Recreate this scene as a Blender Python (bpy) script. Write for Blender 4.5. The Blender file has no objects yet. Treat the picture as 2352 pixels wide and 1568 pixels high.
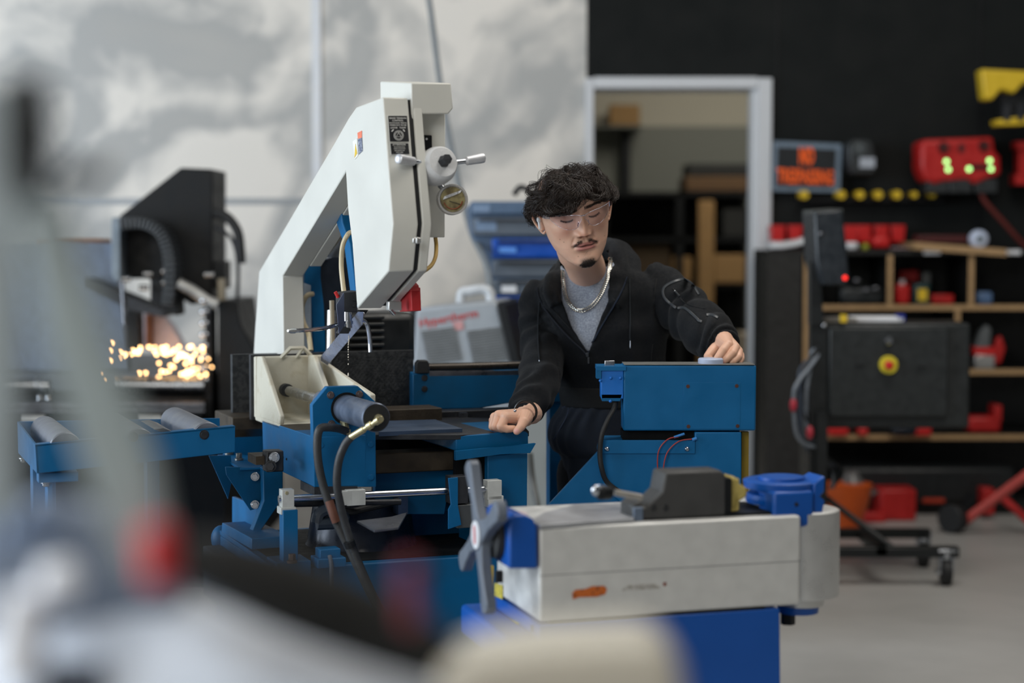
import bpy, bmesh, math, random
from mathutils import Vector, Matrix, noise
R=math.radians
random.seed(7)
C=bpy.context.scene.collection
sc=bpy.context.scene
# ---------- camera ----------
CH=1.33; PITCH=R(3.3); FPX=4247.0
cam=bpy.data.objects.new('camera',bpy.data.cameras.new('camera')); C.objects.link(cam)
cam.location=(0,0,CH); cam.rotation_euler=(R(90)-PITCH,0,0)
cam.data.sensor_width=36; cam.data.lens=FPX/2352*36
cam.data.clip_start=.05
cam.data.dof.use_dof=True; cam.data.dof.focus_distance=4.28; cam.data.dof.aperture_fstop=1.75
cam.data.dof.aperture_blades=0
sc.camera=cam
# ---------- light ----------
sc.view_settings.view_transform='Standard'; sc.view_settings.look='None'
sc.view_settings.exposure=0.0; sc.view_settings.gamma=1
w=bpy.data.worlds.new('world'); sc.world=w; w.use_nodes=True
w.node_tree.nodes['Background'].inputs[0].default_value=(.85,.88,.9,1)
w.node_tree.nodes['Background'].inputs[1].default_value=.09
def area(name,loc,target,sx,sy,power,col):
    l=bpy.data.lights.new(name,'AREA'); l.shape='RECTANGLE'; l.size=sx; l.size_y=sy; l.energy=power; l.color=col
    o=bpy.data.objects.new(name,l); C.objects.link(o); o.location=loc
    o.rotation_euler=(Vector(target)-Vector(loc)).to_track_quat('-Z','Y').to_euler()
    return o
area('bay_door_daylight',(-6.2,3.6,2.0),(0,4.9,.95),5.0,3.9,485,(.80,.90,1.0))
area('bay_door_daylight_behind',(-3.5,-3.5,2.9),(0,6,.8),4.5,3.4,110,(1.0,.93,.82))
area('overhead_fill_light',(1.6,4.6,4.8),(1.6,4.8,0),2.6,3.6,150,(1.0,.95,.88))  # overhead fill added to brighten the floor and upward faces
area('front_fill_light',(-.6,.2,3.9),(-.2,2.2,.6),2.4,1.4,26,(1.0,.9,.74))  # fill added to lift the foreground and the camera-facing sides
area('near_fill_light',(-1.3,.4,2.9),(0,1.2,.9),1.2,.5,30,(.84,.92,1.0))  # fill lamp added to brighten the close foreground machine
area('back_room_light',(1.6,11.2,3.0),(1.6,11.6,0),1.5,1.5,32,(1.0,.93,.8))
# ---------- helpers ----------
def lin(c):
    c=c/255.0
    return c/12.92 if c<=.04045 else ((c+.055)/1.055)**2.4
MATS={}
def mat(name,rgb,rough=.5,metal=0,var=.12,bump=0.0,scale=30,spec=.5,rvar=.1,rgb2=None,thr=None,coat=0,obj=False):
    if name in MATS: return MATS[name]
    m=bpy.data.materials.new(name); m.use_nodes=True; nt=m.node_tree; N=nt.nodes; L=nt.links
    b=N['Principled BSDF']; b.inputs['Metallic'].default_value=metal
    b.inputs['Specular IOR Level'].default_value=spec; b.inputs['Coat Weight'].default_value=coat
    tc=N.new('ShaderNodeTexCoord'); no=N.new('ShaderNodeTexNoise'); no.inputs['Scale'].default_value=scale; no.inputs['Detail'].default_value=6
    L.new(tc.outputs['Object'],no.inputs['Vector'])
    base=[lin(v) for v in rgb]
    cr=N.new('ShaderNodeValToRGB'); e=cr.color_ramp.elements
    if rgb2 is None:
        e[0].position=.3; e[1].position=.7
        e[0].color=[v*(1-var) for v in base]+[1]; e[1].color=[min(1,v*(1+var)) for v in base]+[1]
    else:
        t=thr or (.45,.6)
        e[0].position=t[0]; e[1].position=t[1]; e[0].color=base+[1]; e[1].color=[lin(v) for v in rgb2]+[1]
    L.new(no.outputs['Fac'],cr.inputs['Fac']); L.new(cr.outputs['Color'],b.inputs['Base Color'])
    mr=N.new('ShaderNodeMapRange'); mr.inputs['From Min'].default_value=.3; mr.inputs['From Max'].default_value=.7
    mr.inputs['To Min'].default_value=max(.02,rough-rvar); mr.inputs['To Max'].default_value=min(1,rough+rvar)
    L.new(no.outputs['Fac'],mr.inputs['Value']); L.new(mr.outputs['Result'],b.inputs['Roughness'])
    if bump:
        n2=N.new('ShaderNodeTexNoise'); n2.inputs['Scale'].default_value=scale*6; n2.inputs['Detail'].default_value=4
        L.new(tc.outputs['Object'],n2.inputs['Vector'])
        bu=N.new('ShaderNodeBump'); bu.inputs['Strength'].default_value=bump; bu.inputs['Distance'].default_value=.004
        L.new(n2.outputs['Fac'],bu.inputs['Height']); L.new(bu.outputs['Normal'],b.inputs['Normal'])
    MATS[name]=m; return m
def emis(name,rgb,st):
    m=bpy.data.materials.new(name); m.use_nodes=True; b=m.node_tree.nodes['Principled BSDF']
    c=[lin(v) for v in rgb]+[1]
    b.inputs['Base Color'].default_value=c; b.inputs['Emission Color'].default_value=c; b.inputs['Emission Strength'].default_value=st
    return m
class Fr:
    """a standing frame: origin on the floor, turned about z; x runs right, y runs away, z up"""
    def __init__(s,o=(0,0,0),a=0):
        s.o=Vector(o); s.a=R(a); c,n=math.cos(s.a),math.sin(s.a)
        s.ex=Vector((c,n,0)); s.ey=Vector((-n,c,0)); s.ez=Vector((0,0,1))
    def loc(s,w):
        d=Vector(w)-s.o; return Vector((d.dot(s.ex),d.dot(s.ey),d.z))
    def glob(s,p): return s.o+s.ex*p[0]+s.ey*p[1]+s.ez*p[2]
    def ray(s,px,py):
        cx=(px-1176)/FPX; cy=-(py-784)/FPX
        d=Vector((cx, math.cos(PITCH)+cy*math.sin(PITCH), -math.sin(PITCH)+cy*math.cos(PITCH)))
        return s.loc((0,0,CH)), Vector((d.dot(s.ex),d.dot(s.ey),d.z))
    def _i(s,px,py,k,v):
        o,d=s.ray(px,py); t=(v-o[k])/d[k]; return o+d*t
    def X(s,px,py,v): return s._i(px,py,0,v)
    def Y(s,px,py,v): return s._i(px,py,1,v)
    def Z(s,px,py,v): return s._i(px,py,2,v)
W0=Fr()
def P(px,py,Y): return W0.Y(px,py,Y)
def smooth_path(pts,n=8,closed=False):
    pts=[Vector(p) for p in pts]; out=[]; m=len(pts)
    rng=range(m if closed else m-1)
    for i in rng:
        if closed: p0,p1,p2,p3=pts[(i-1)%m],pts[i],pts[(i+1)%m],pts[(i+2)%m]
        else: p0,p1,p2,p3=pts[max(i-1,0)],pts[i],pts[i+1],pts[min(i+2,m-1)]
        for k in range(n):
            t=k/n
            out.append(.5*((2*p1)+(-p0+p2)*t+(2*p0-5*p1+4*p2-p3)*t*t+(-p0+3*p1-3*p2+p3)*t**3))
    if not closed: out.append(pts[-1])
    return out
def basis(d):
    d=Vector(d).normalized(); a=Vector((0,0,1)) if abs(d.z)<.9 else Vector((1,0,0))
    u=d.cross(a).normalized(); return u,d.cross(u).normalized(),d
class B:
    def __init__(s): s.bm=bmesh.new()
    def box(s,c,size,rot=None):
        c=Vector(c); h=[v/2 for v in size]; M=rot or Matrix.Identity(3)
        v=[s.bm.verts.new(c+M@Vector((x*h[0],y*h[1],z*h[2]))) for x in(-1,1) for y in(-1,1) for z in(-1,1)]
        for f in((0,1,3,2),(4,6,7,5),(0,4,5,1),(2,3,7,6),(0,2,6,4),(1,5,7,3)): s.bm.faces.new([v[i] for i in f])
        return s
    def b2(s,a,b):
        a,b=Vector(a),Vector(b); return s.box((a+b)/2,[abs(b[i]-a[i]) for i in range(3)])
    def prism(s,pts,vec):
        vec=Vector(vec); a=[s.bm.verts.new(Vector(p)) for p in pts]; b=[s.bm.verts.new(Vector(p)+vec) for p in pts]
        n=len(pts); fs=[s.bm.faces.new(a),s.bm.faces.new(b[::-1])]
        for i in range(n): fs.append(s.bm.faces.new((a[i],b[i],b[(i+1)%n],a[(i+1)%n])))
        bmesh.ops.recalc_face_normals(s.bm,faces=fs); return s
    def rings(s,rings,cap=True,closed=False):
        vs=[[s.bm.verts.new(Vector(p)) for p in r] for r in rings]; n=len(vs[0]); m=len(vs)
        for i in range(m if closed else m-1):
            a,b=vs[i],vs[(i+1)%m]
            for k in range(n): s.bm.faces.new((a[k],a[(k+1)%n],b[(k+1)%n],b[k]))
        if cap and not closed: s.bm.faces.new(vs[0][::-1]); s.bm.faces.new(vs[-1])
        return s
    def cyl(s,p0,p1,r,r2=None,n=28):
        p0,p1=Vector(p0),Vector(p1); u,v,_=basis(p1-p0); r2=r if r2 is None else r2
        c=lambda p,q:[p+(u*math.cos(2*math.pi*k/n)+v*math.sin(2*math.pi*k/n))*q for k in range(n)]
        return s.rings([c(p0,r),c(p1,r2)])
    def tube(s,pts,r,n=10,closed=False,prof=None):
        pts=[Vector(p) for p in pts]; m=len(pts); rr=[]
        u=None
        for i,p in enumerate(pts):
            d=(pts[(i+1)%m]-pts[i-1]) if closed else (pts[min(i+1,m-1)]-pts[max(i-1,0)])
            if d.length<1e-9: d=Vector((0,0,1))
            d.normalize()
            if u is None: u,v,_=basis(d)
            else:
                u=(u-d*u.dot(d)); u.normalize(); v=d.cross(u)
            q=r[i] if isinstance(r,(list,tuple)) else r
            if prof: rr.append([p+u*a+v*b for a,b in prof])
            else: rr.append([p+(u*math.cos(2*math.pi*k/n)+v*math.sin(2*math.pi*k/n))*q for k in range(n)])
        return s.rings(rr,closed=closed)
    def lathe(s,o,axis,prof,n=32):
        o=Vector(o); u,v,d=basis(axis)
        return s.rings([[o+d*h+(u*math.cos(2*math.pi*k/n)+v*math.sin(2*math.pi*k/n))*max(r,1e-4) for k in range(n)] for h,r in prof])
    def sph(s,c,r,sc=(1,1,1),u=16,v=10):
        m=Matrix.Translation(Vector(c))@Matrix.Diagonal((r*sc[0],r*sc[1],r*sc[2],1))
        bmesh.ops.create_uvsphere(s.bm,u_segments=u,v_segments=v,radius=1,matrix=m); return s
    def grid(s,rows):
        vs=[[s.bm.verts.new(Vector(p)) for p in r] for r in rows]
        for i in range(len(vs)-1):
            for k in range(len(vs[0])-1): s.bm.faces.new((vs[i][k],vs[i][k+1],vs[i+1][k+1],vs[i+1][k]))
        return s
    def done(s,name,m,par=None,bev=0,seg=2,label=None,sharp=35,**tags):
        me=bpy.data.meshes.new(name); bmesh.ops.recalc_face_normals(s.bm,faces=s.bm.faces); s.bm.to_mesh(me); s.bm.free()
        me.materials.append(m)
        for p in me.polygons: p.use_smooth=True
        me.set_sharp_from_angle(angle=R(sharp))
        o=bpy.data.objects.new(name,me); C.objects.link(o)
        if par is not None: o.parent=par
        else:
            xs=[v.co for v in me.vertices]
            lo=Vector([min(p[i] for p in xs) for i in range(3)]); hi=Vector([max(p[i] for p in xs) for i in range(3)])
            c=Vector(((lo.x+hi.x)/2,(lo.y+hi.y)/2,lo.z)); me.transform(Matrix.Translation(-c)); o.location=c
        if bev:
            bm=o.modifiers.new('bevel','BEVEL'); bm.width=bev; bm.segments=seg; bm.limit_method='ANGLE'; bm.angle_limit=R(40)
        if label: o['label']=label
        for k,v in tags.items(): o[k]=v
        return o
def tag(o,label=None,cat=None,group=None,kind=None):
    if label: o['label']=label
    if cat: o['category']=cat
    if group: o['group']=group
    if kind: o['kind']=kind
    return o
def thing(name,F,label,cat,group=None):
    o=bpy.data.objects.new(name,None); o.empty_display_size=.1; C.objects.link(o)
    o.location=F.o; o.rotation_euler=(0,0,F.a); return tag(o,label,cat,group)
def text(lines,name,m,par,extr=.0004,bold=0):
    """lines: (string, size, origin, xdir, ydir) ; one lettering mesh"""
    bm=bmesh.new()
    for st,size,o,xd,yd in lines:
        cu=bpy.data.curves.new('t','FONT'); cu.body=st; cu.size=size; cu.align_x='CENTER'; cu.align_y='CENTER'; cu.extrude=extr; cu.resolution_u=2; cu.offset=bold
        to=bpy.data.objects.new('t',cu); C.objects.link(to)
        bpy.context.view_layer.update()
        me=bpy.data.meshes.new_from_object(to.evaluated_get(bpy.context.evaluated_depsgraph_get()))
        xd=Vector(xd).normalized(); yd=Vector(yd); yd=(yd-xd*yd.dot(xd)).normalized(); zd=xd.cross(yd)
        M=Matrix((xd,yd,zd)).transposed().to_4x4(); M.translation=Vector(o)
        me.transform(M); bm.from_mesh(me)
        bpy.data.objects.remove(to); bpy.data.curves.remove(cu); bpy.data.meshes.remove(me)
    b=B(); b.bm.free(); b.bm=bm
    return b.done(name,m,par)
def bolt(par,c,axis,r,h,m,name='bolt',hexa=True,lab=None):
    b=B(); c=Vector(c); d=Vector(axis).normalized()
    b.cyl(c,c+d*h*.3,r*1.35,n=20); b.cyl(c+d*h*.3,c+d*h,r,n=6 if hexa else 20)
    if not hexa: b.cyl(c+d*h*.9,c+d*h*1.01,r*.5,n=6)
    return b.done(name,m,par,bev=r*.08,seg=1,label=lab)
# materials
blue=mat('blue_paint',(0,92,143),.5,0,.08,bump=.08,scale=14,spec=.3)
blue_w=mat('blue_paint_worn',(0,91,140),.5,0,.1,bump=.1,scale=9,rgb2=(2,80,122),thr=(.4,.7),spec=.3)
bblue=mat('bright_blue_paint',(2,74,158),.35,0,.06,scale=12)
cream=mat('cream_grey_paint',(207,207,200),.45,0,.035,bump=.05,scale=8)
castw=mat('cast_cream_paint',(196,192,176),.6,0,.05,bump=.2,scale=20,rgb2=(170,160,135),thr=(.55,.8))
dark=mat('dark_steel',(52,54,58),.5,.5,.25,bump=.15,scale=25)
black=mat('black_paint',(14,17,20),.55,0,.2,scale=20,spec=.3)
rubber=mat('black_rubber',(22,24,26),.6,0,.2,bump=.15,scale=60)
chrome=mat('bright_steel',(190,194,200),.22,1,.05,scale=20)
alu=mat('aluminium',(196,196,194),.38,.85,.06,scale=10)
alup=mat('aluminium_block',(208,208,205),.4,.25,.05,scale=30)
steel=mat('machined_steel',(120,122,128),.35,.9,.15,scale=40)
brown=mat('oily_brown_steel',(62,54,44),.6,.3,.3,bump=.2,scale=30)
brass=mat('zinc_fitting',(200,190,150),.35,.8,.1,scale=30)
red=mat('red_plastic',(196,30,30),.4,0,.05)
redd=mat('red_casing',(178,28,26),.45,0,.1)
white=mat('white_plastic',(225,228,230),.45,0,.03)
wood=mat('plywood_edge',(170,138,98),.7,0,.15,scale=40)
yellow=mat('yellow_plastic',(214,180,40),.45,0,.06)
orange=mat('orange_plastic',(214,90,24),.5,0,.08)
paper=mat('white_paper',(220,222,226),.7,0,.03)
# ---------- the room ----------
def metal_wall():
    m=bpy.data.materials.new('galvanised_sheet'); m.use_nodes=True; nt=m.node_tree; N=nt.nodes; L=nt.links; b=N['Principled BSDF']
    tc=N.new('ShaderNodeTexCoord')
    n1=N.new('ShaderNodeTexNoise'); n1.inputs['Scale'].default_value=.9; n1.inputs['Detail'].default_value=2.5; n1.inputs['Distortion'].default_value=2.6
    n2=N.new('ShaderNodeTexNoise'); n2.inputs['Scale'].default_value=3.5; n2.inputs['Detail'].default_value=5; n2.inputs['Distortion'].default_value=.8
    L.new(tc.outputs['Object'],n1.inputs['Vector']); L.new(tc.outputs['Object'],n2.inputs['Vector'])
    mx=N.new('ShaderNodeMix'); mx.data_type='FLOAT'; mx.inputs['Factor'].default_value=.3
    L.new(n1.outputs['Fac'],mx.inputs['A']); L.new(n2.outputs['Fac'],mx.inputs['B'])
    cr=N.new('ShaderNodeValToRGB'); e=cr.color_ramp.elements
    e[0].position=.43; e[0].color=[lin(v) for v in (172,173,172)]+[1]; e[1].position=.57; e[1].color=[lin(v) for v in (232,227,219)]+[1]
    L.new(mx.outputs['Result'],cr.inputs['Fac']); L.new(cr.outputs['Color'],b.inputs['Base Color'])
    b.inputs['Metallic'].default_value=.12
    mr=N.new('ShaderNodeMapRange'); mr.inputs['From Min'].default_value=.35; mr.inputs['From Max'].default_value=.65; mr.inputs['To Min'].default_value=.3; mr.inputs['To Max'].default_value=.6
    L.new(mx.outputs['Result'],mr.inputs['Value']); L.new(mr.outputs['Result'],b.inputs['Roughness'])
    return m
WY=9.3
zfl=0
sheet=metal_wall()
wallk=mat('black_wall_paint',(20,23,23),.75,0,.06,bump=.05,scale=6,spec=.2)
floorm=mat('polished_concrete',(176,175,172),.42,0,.08,scale=1.6,rgb2=(152,151,148),thr=(.35,.7))
greyw=mat('grey_back_wall',(128,131,125),.8,0,.04,scale=2)
beigew=mat('pale_back_wall',(188,184,170),.8,0,.04,scale=2)
whitef=mat('white_frame_paint',(205,208,212),.45,0,.02)
B().box((0,5.5,-.05),(20,17,.1)).done('floor',floorm,kind='structure')
xl=P(1347,300,WY).x; xr=P(1762,300,WY).x; zt=P(1600,180,WY).z
B().b2((-6,WY,0),(xl,WY+.12,4.2)).done('wall_left',sheet,kind='structure')
wb=B(); wb.b2((xl,WY,zt),(xr,WY+.12,4.2)); wb.b2((xr,WY,0),(6,WY+.12,4.2)); wb.done('wall_back',wallk,kind='structure')
# sheet seams on the clad wall
sx=P(728,300,WY).x; zs=P(300,462,WY).z
B().box((sx,WY-.006,2.1),(.045,.012,4.2)).done('trim_1',mat('seam_strip',(214,218,224),.4,.3,.03),kind='structure')
B().box(((-6+sx)/2,WY-.004,zs),(sx+6,.008,.03)).done('trim_2',mat('seam_grey',(150,155,160),.4,.5,.03),kind='structure')
x3=P(1778,100,WY).x
B().box((P(1776,100,WY).x+.02,WY-.003,3.1),(.01,.006,2.2)).done('trim_3',black,kind='structure')
B().box((P(2250,100,WY).x,WY-.003,2.6),(.01,.006,3.2)).done('trim_4',black,kind='structure')
# door opening with a white frame
dr=thing('door_1',Fr(((xl+xr)/2,WY,0),0),None,None); dr['kind']='structure'
F=Fr(((xl+xr)/2,WY,0),0); hw=(xr-xl)/2
fb=B(); ft=.085
fb.b2((-hw-.005,-.03,0),(-hw+.035,.3,zt)); fb.b2((hw-.05,-.03,0),(hw+.02,.0,zt)); fb.b2((hw-.075,.0,0),(hw-.03,.16,zt)); fb.b2((-hw+.036,-.03,zt-.05),(hw-.051,.3,zt+.005))
fb.done('door_frame',whitef,dr,bev=.004)
# the room beyond the door
XR0,XR1=xl-1.2,xr+1.6
B().b2((XR0,13.2,0),(XR1,13.3,P(1500,290,13.2).z)).done('wall_far',greyw,kind='structure')
B().b2((XR0,13.2,P(1500,290,13.2).z),(XR1,13.3,4.2)).done('wall_far_top',beigew,kind='structure')
B().b2((XR0-.1,WY+.13,0),(XR0,13.3,4.2)).done('wall_side',greyw,kind='structure')
B().b2((XR1,WY+.13,0),(XR1+.1,13.3,4.2)).done('wall_side_right',greyw,kind='structure')
o=B().b2((-3.6,3.2,0),(-.05,6.2,.008)).done('floor_dark_sheet',mat('dark_floor_sheet',(44,42,40),.8,spec=.2)); tag(o,'dark sheet added to darken the floor around the saw base','mat')  # sheet added only to darken the floor here
def bx(name,px0,py0,px1,py1,Y,d,m,label,cat,group=None,bev=.01,zmin=None):
    a=P(px0,py0,Y); b=P(px1,py1,Y); z0=b.z if zmin is None else zmin
    o=B().b2((a.x,Y,z0),(b.x,Y+d,a.z)).done(name,m,bev=bev); return tag(o,label,cat,group)
YB=12.3
# pipe, racks and stored goods beyond the door
o=B().cyl(P(1437,300,13.12),P(1437,450,13.12)-Vector((0,0,2)),.035).done('pipe',dark); tag(o,'dark vertical pipe on the grey wall beyond the door','pipe')
F=Fr((P(1560,500,YB).x,YB,0),0); rk=thing('storage_rack',F,'dark storage rack seen through the door opening','rack')
x0=F.loc(P(1388,500,YB)).x; x1=F.loc(P(1735,500,YB)).x; zz=[P(1500,y,YB).z for y in (440,545,650,760,900)]
for i,z in enumerate(zz): B().b2((x0,0,z-.03),(x1,.7,z)).done('shelf',black,rk)
for x in (x0,(x0+x1)/2,x1): 
    for y in (0,.66): B().b2((x-.025,y,0),(x+.025,y+.04,zz[0])).done('post',black,rk)
B().b2((x0,.69,0),(x1,.7,zz[0])).done('back_panel',black,rk)
card=mat('cardboard',(150,118,76),.8,0,.1); dbox=mat('dark_crate',(34,36,36),.7)
bx('cardboard_box',1400,240,1470,288,12.9,.2,card,'brown cardboard box high up beyond the door','box')
bx('high_shelf',1330,288,1476,293,12.88,.32,greyw,'thin grey shelf high on the far wall holding cardboard boxes','shelf')
bx('cardboard_box',1342,240,1358,288,12.9,.2,card,'cardboard box high up at the left door edge','box')
bx('wooden_beam',1575,405,1735,430,YB,.5,mat('old_timber',(96,72,48),.8),'brown timber beam lying on top of the rack','timber',zmin=zz[0])
bx('storage_crate',1580,375,1735,405,YB+.05,.4,dbox,'black crate on the timber beam beyond the door','crate')
zz1=P(0,430,YB).z
bx('wooden_plank',1605,460,1640,640,YB-.06,.04,card,'tan plank leaning against the rack beyond the door','plank',zmin=0.0)
bx('cardboard_box',1640,585,1712,650,YB-.02,.4,card,'open brown box on the rack beside the leaning plank','box',zmin=zz[2])
bx('cardboard_box',1545,590,1590,650,YB+.02,.3,card,'small brown box on the rack left of the plank','box',zmin=zz[2])
bx('plastic_bottle',1618,598,1642,650,YB+.01,.05,mat('pale_bottle',(150,155,150),.5),'pale plastic bottle on the rack beside the plank','bottle',zmin=zz[2])
bx('storage_crate',1440,560,1540,650,YB+.05,.4,mat('brown_crate',(70,56,38),.8),'dim brown crate on the rack left side','crate',zmin=zz[2])
bx('storage_crate',1660,480,1725,545,YB+.05,.4,dbox,'dark grey crate on the upper rack shelf','crate',zmin=zz[1])
bx('grey_bag',1700,765,1735,830,11.5,.2,mat('pale_sack',(160,150,135),.8),'pale sack behind the reaching arm near the door','bag',zmin=0)
# cable hanging from the ceiling in front of the clad wall
cb=B(); cb.tube(smooth_path([P(975,-60,8),P(990,30,8),P(1010,185,8),P(1035,330,7.9),P(1060,450,7.8),P(1085,540,7.3),P(1120,620,7.02),P(1130,760,6.98),P(1130,900,6.98)],8),.012)
tag(cb.done('hanging_cable',mat('grey_cable',(110,118,124),.5)),'grey cable hanging down the clad wall behind the saw','cable')
# ---------- plasma table far left ----------
LY=7.3; F=Fr((P(250,500,LY).x,LY,0),0); L_=lambda x,y,d=0: F.Y(x,y,d)
pt=thing('plasma_cutting_table',F,'black plasma cutting table throwing orange sparks behind the roller stand','cutting table')
B().b2((L_(-260,975).x,-.35,0),(L_(545,975).x,1.4,L_(0,960).z)).done('base',mat('table_black',(7,10,14),.8,spec=.08),pt)
B().b2((L_(-260,975).x,-.1,L_(0,960).z),(L_(470,975).x,1.3,L_(0,915).z)).done('side_rail',black,pt)
B().b2((L_(-260,850).x,.1,L_(0,900).z),(L_(480,850).x,1.35,L_(0,862).z)).done('slat_bed',mat('slat_bed_steel',(92,98,106),.5,.5,.3,scale=12),pt)
for x0_,x1_ in ((-200,118),(262,470)): B().cyl(L_(x0_,884,-.1),L_(x1_,884,-.1),.03).done('drum',chrome,pt)
B().cyl(L_(-200,930,-.2),L_(470,930,-.2),.012).done('guide_rail',steel,pt); B().cyl(L_(-200,943,-.2),L_(470,943,-.2),.01).done('guide_rail',steel,pt)
for a,b in ((45,105),(315,372)): B().b2(L_(a,955,-.36),L_(b,966,-.345)).done('name_plate',alu,pt)
for x in (90,112): B().sph(L_(x,915,-.15),.013).done('bolt',chrome,pt)
gan=B(); gan.prism([L_(*p,.1) for p in ((275,495),(415,385),(488,388),(488,690),(440,700),(340,640),(275,640))],(0,.35,0)); gan.done('gantry_hood',black,pt,bev=.006)
B().prism([L_(*p,-.02) for p in ((256,500),(276,498),(276,645),(262,645),(256,630))],(0,.12,0)).done('end_plate',mat('cool_grey',(120,132,142),.4),pt,bev=.004)
ch=B(); arc=smooth_path([L_(282,516,0),L_(330,512,0),L_(372,530,0),L_(393,575,0),L_(398,640,0),L_(392,700,0)],5)
for i in range(len(arc)-1):
    c=(arc[i]+arc[i+1])/2; d=(arc[i+1]-arc[i]).normalized(); n=Vector((0,1,0)); u=d.cross(n)
    M=Matrix((d,n,u)).transposed(); ch.box(c,((arc[i+1]-arc[i]).length*.7,.16,.045),M)
ch.done('cable_chain',mat('chain_grey',(58,62,66),.4),pt,bev=.003)
B().prism([L_(*p,-.03) for p in ((345,640),(405,640),(410,725),(385,722),(345,690))],(0,.15,0)).done('torch_carriage',black,pt,bev=.005)
for x,y in ((340,628),(382,622),(383,648),(290,640),(330,660),(480,630)): B().cyl(L_(x-10,y,-.06),L_(x+10,y,-.06),.012).done('bolt',chrome,pt)
B().prism([L_(*p,0) for p in ((190,640),(380,715),(375,728),(300,712),(190,660))],(0,.2,0)).done('gantry_arm',dark,pt)
B().b2(L_(290,700,.05),L_(330,800,.15)).done('torch_body',black,pt)
B().cyl(L_(281,640,0),L_(285,745,0),.009).done('torch_tube',steel,pt)
tr=[L_(*p,-.05) for p in ((410,650),(440,665),(475,690),(500,700))]
B().tube(tr,.022).done('linear_rail',alu,pt)
for i in range(8): B().sph(L_(470,690+i*26,-.06),.016,(1.3,1,.8)).done('bolt',chrome,pt,label='bright round bolt')
B().b2(L_(470,690,0),L_(500,960,.15)).done('end_column',black,pt)
B().prism([L_(*p,.02) for p in ((500,690),(545,690),(552,745),(590,810),(590,990),(500,990))],(0,.5,0)).done('end_cabinet',black,pt,bev=.006)
B().b2(L_(490,600,.1),L_(530,660,.25)).done('junction_box',black,pt)
B().b2(L_(500,640,.05),L_(520,690,.12)).done('bracket',mat('dull_cream',(150,140,120),.5),pt)
B().tube(smooth_path([L_(490,490,.1),L_(520,497,.1),L_(545,530,.1),L_(552,575,.1),L_(553,605,.1)],6),.02).done('corrugated_conduit',rubber,pt)
B().tube(smooth_path([L_(492,520,.1),L_(530,545,.1),L_(546,600,.1),L_(545,690,.1)],6),.008).done('cable',dark,pt)
o=B().cyl(P(90,553,LY-.2),P(252,553,LY+.1),.008).done('wooden_rod',mat('orange_wood',(176,116,66),.6)); tag(o,'thin orange-brown rod sticking out left of the cutting gantry','rod')
pl=B(); pl.prism([L_(*p,.25) for p in ((330,720),(372,722),(400,760),(420,800),(330,800))],(0,.1,0)); pl.done('workpiece_shield',mat('pinkish_sheet',(205,190,200),.35,.5),pt,label='pinkish white curved sheet lit by the arc')
B().b2(L_(334,722,.2),L_(352,800,.24)).done('torch_holder',mat('copper_brown',(140,88,60),.5,.4),pt)
o=B().sph(P(205,705,LY+.3),.06,(.8,.4,2.0)).done('copper_tube',mat('copper_pale',(190,120,90),.5,.3)); tag(o,'dull copper coloured drum behind the cutting gantry','drum')
o.location.z=P(0,862,LY).z
B().prism([P(*p,7.5) for p in ((-200,556),(262,556),(290,850),(-200,850))],(0,.1,0)).done('work_sheet',mat('blue_grey_sheet',(104,116,134),.4,.6),None,label='blue-grey steel sheet standing behind the cutting gantry',category='steel sheet')
sp=B(); rs=random.Random(3)
SPF=Fr((P(250,500,LY).x,LY,0),0)
def spark(x,y,r): sp.sph(SPF.glob(SPF.Y(x,y,rs.uniform(-.12,-.02))),r*1.2,u=8,v=6)
for i in range(46): spark(rs.gauss(445,22) if i%2 else rs.uniform(330,478),rs.uniform(795,866),rs.uniform(.003,.007))
for i in range(26):
    t=rs.random(); spark(250+t*190,830-40*math.sin(t*3.0)*rs.uniform(.4,1),rs.uniform(.003,.006))
for x,y in ((256,788),(252,806),(276,809),(316,807),(344,797),(355,806),(236,874),(320,857),(228,860)): spark(x,y,.005)
tag(sp.done('sparks',emis('spark_glow',(255,200,134),8)),'orange glowing sparks spraying over the cutting bed','sparks',kind='stuff')
# ---------- tool chest, plasma power unit ----------
CY=7.2; F=Fr((P(1180,500,CY).x,CY,0),0); L_=lambda x,y,d=0: F.Y(x,y,d)
slate=mat('slate_blue_paint',(74,96,122),.45,0,.06); slate2=mat('slate_grey_paint',(84,94,106),.45,0,.06)
tcst=thing('tool_chest',F,'slate grey tool chest with bright blue drawers behind the worker','tool chest')
B().prism([L_(*p) for p in ((1072,480),(1082,462),(1300,462),(1340,480),(1340,880),(1125,880),(1125,660),(1095,560),(1080,540))],(0,.5,0)).done('body',slate,tcst,bev=.008)
for y0,y1,m,n in ((462,492,slate,'lid'),(500,540,slate2,'drawer'),(548,592,mat('cobalt_drawer',(0,72,168),.35),'drawer'),(598,636,slate2,'drawer'),(680,722,mat('cobalt_drawer',(0,72,168)),'drawer'),(642,676,slate2,'drawer'),(728,800,slate2,'drawer')):
    xa=1085 if y0<545 else 1130
    d=B().b2(L_(xa,y0,-.03),L_(1335,y1,-.001)).done(n,m,tcst,bev=.005,label='bright blue drawer' if 'cobalt' in m.name else None)
    if n=='drawer': B().b2(L_(xa+15,y0+3,-.045),L_(1325,y0+8,-.03)).done('handle',dark,d)
B().b2(L_(1146,568,-.034),L_(1186,580,-.03)).done('label_plate',mat('pale_blue_label',(90,150,235),.5),tcst)
B().b2(L_(1152,655,-.034),L_(1186,671,-.03)).done('label_plate',paper,tcst)
B().b2(L_(1085,470,-.032),L_(1125,488,-.03)).done('badge',mat('pale_slate',(112,134,162),.5),tcst)
B().b2(L_(1092,505,-.032),L_(1140,530,-.03)).done('badge',mat('pale_slate',(112,134,162)),tcst)
zt_=L_(0,462).z
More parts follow.
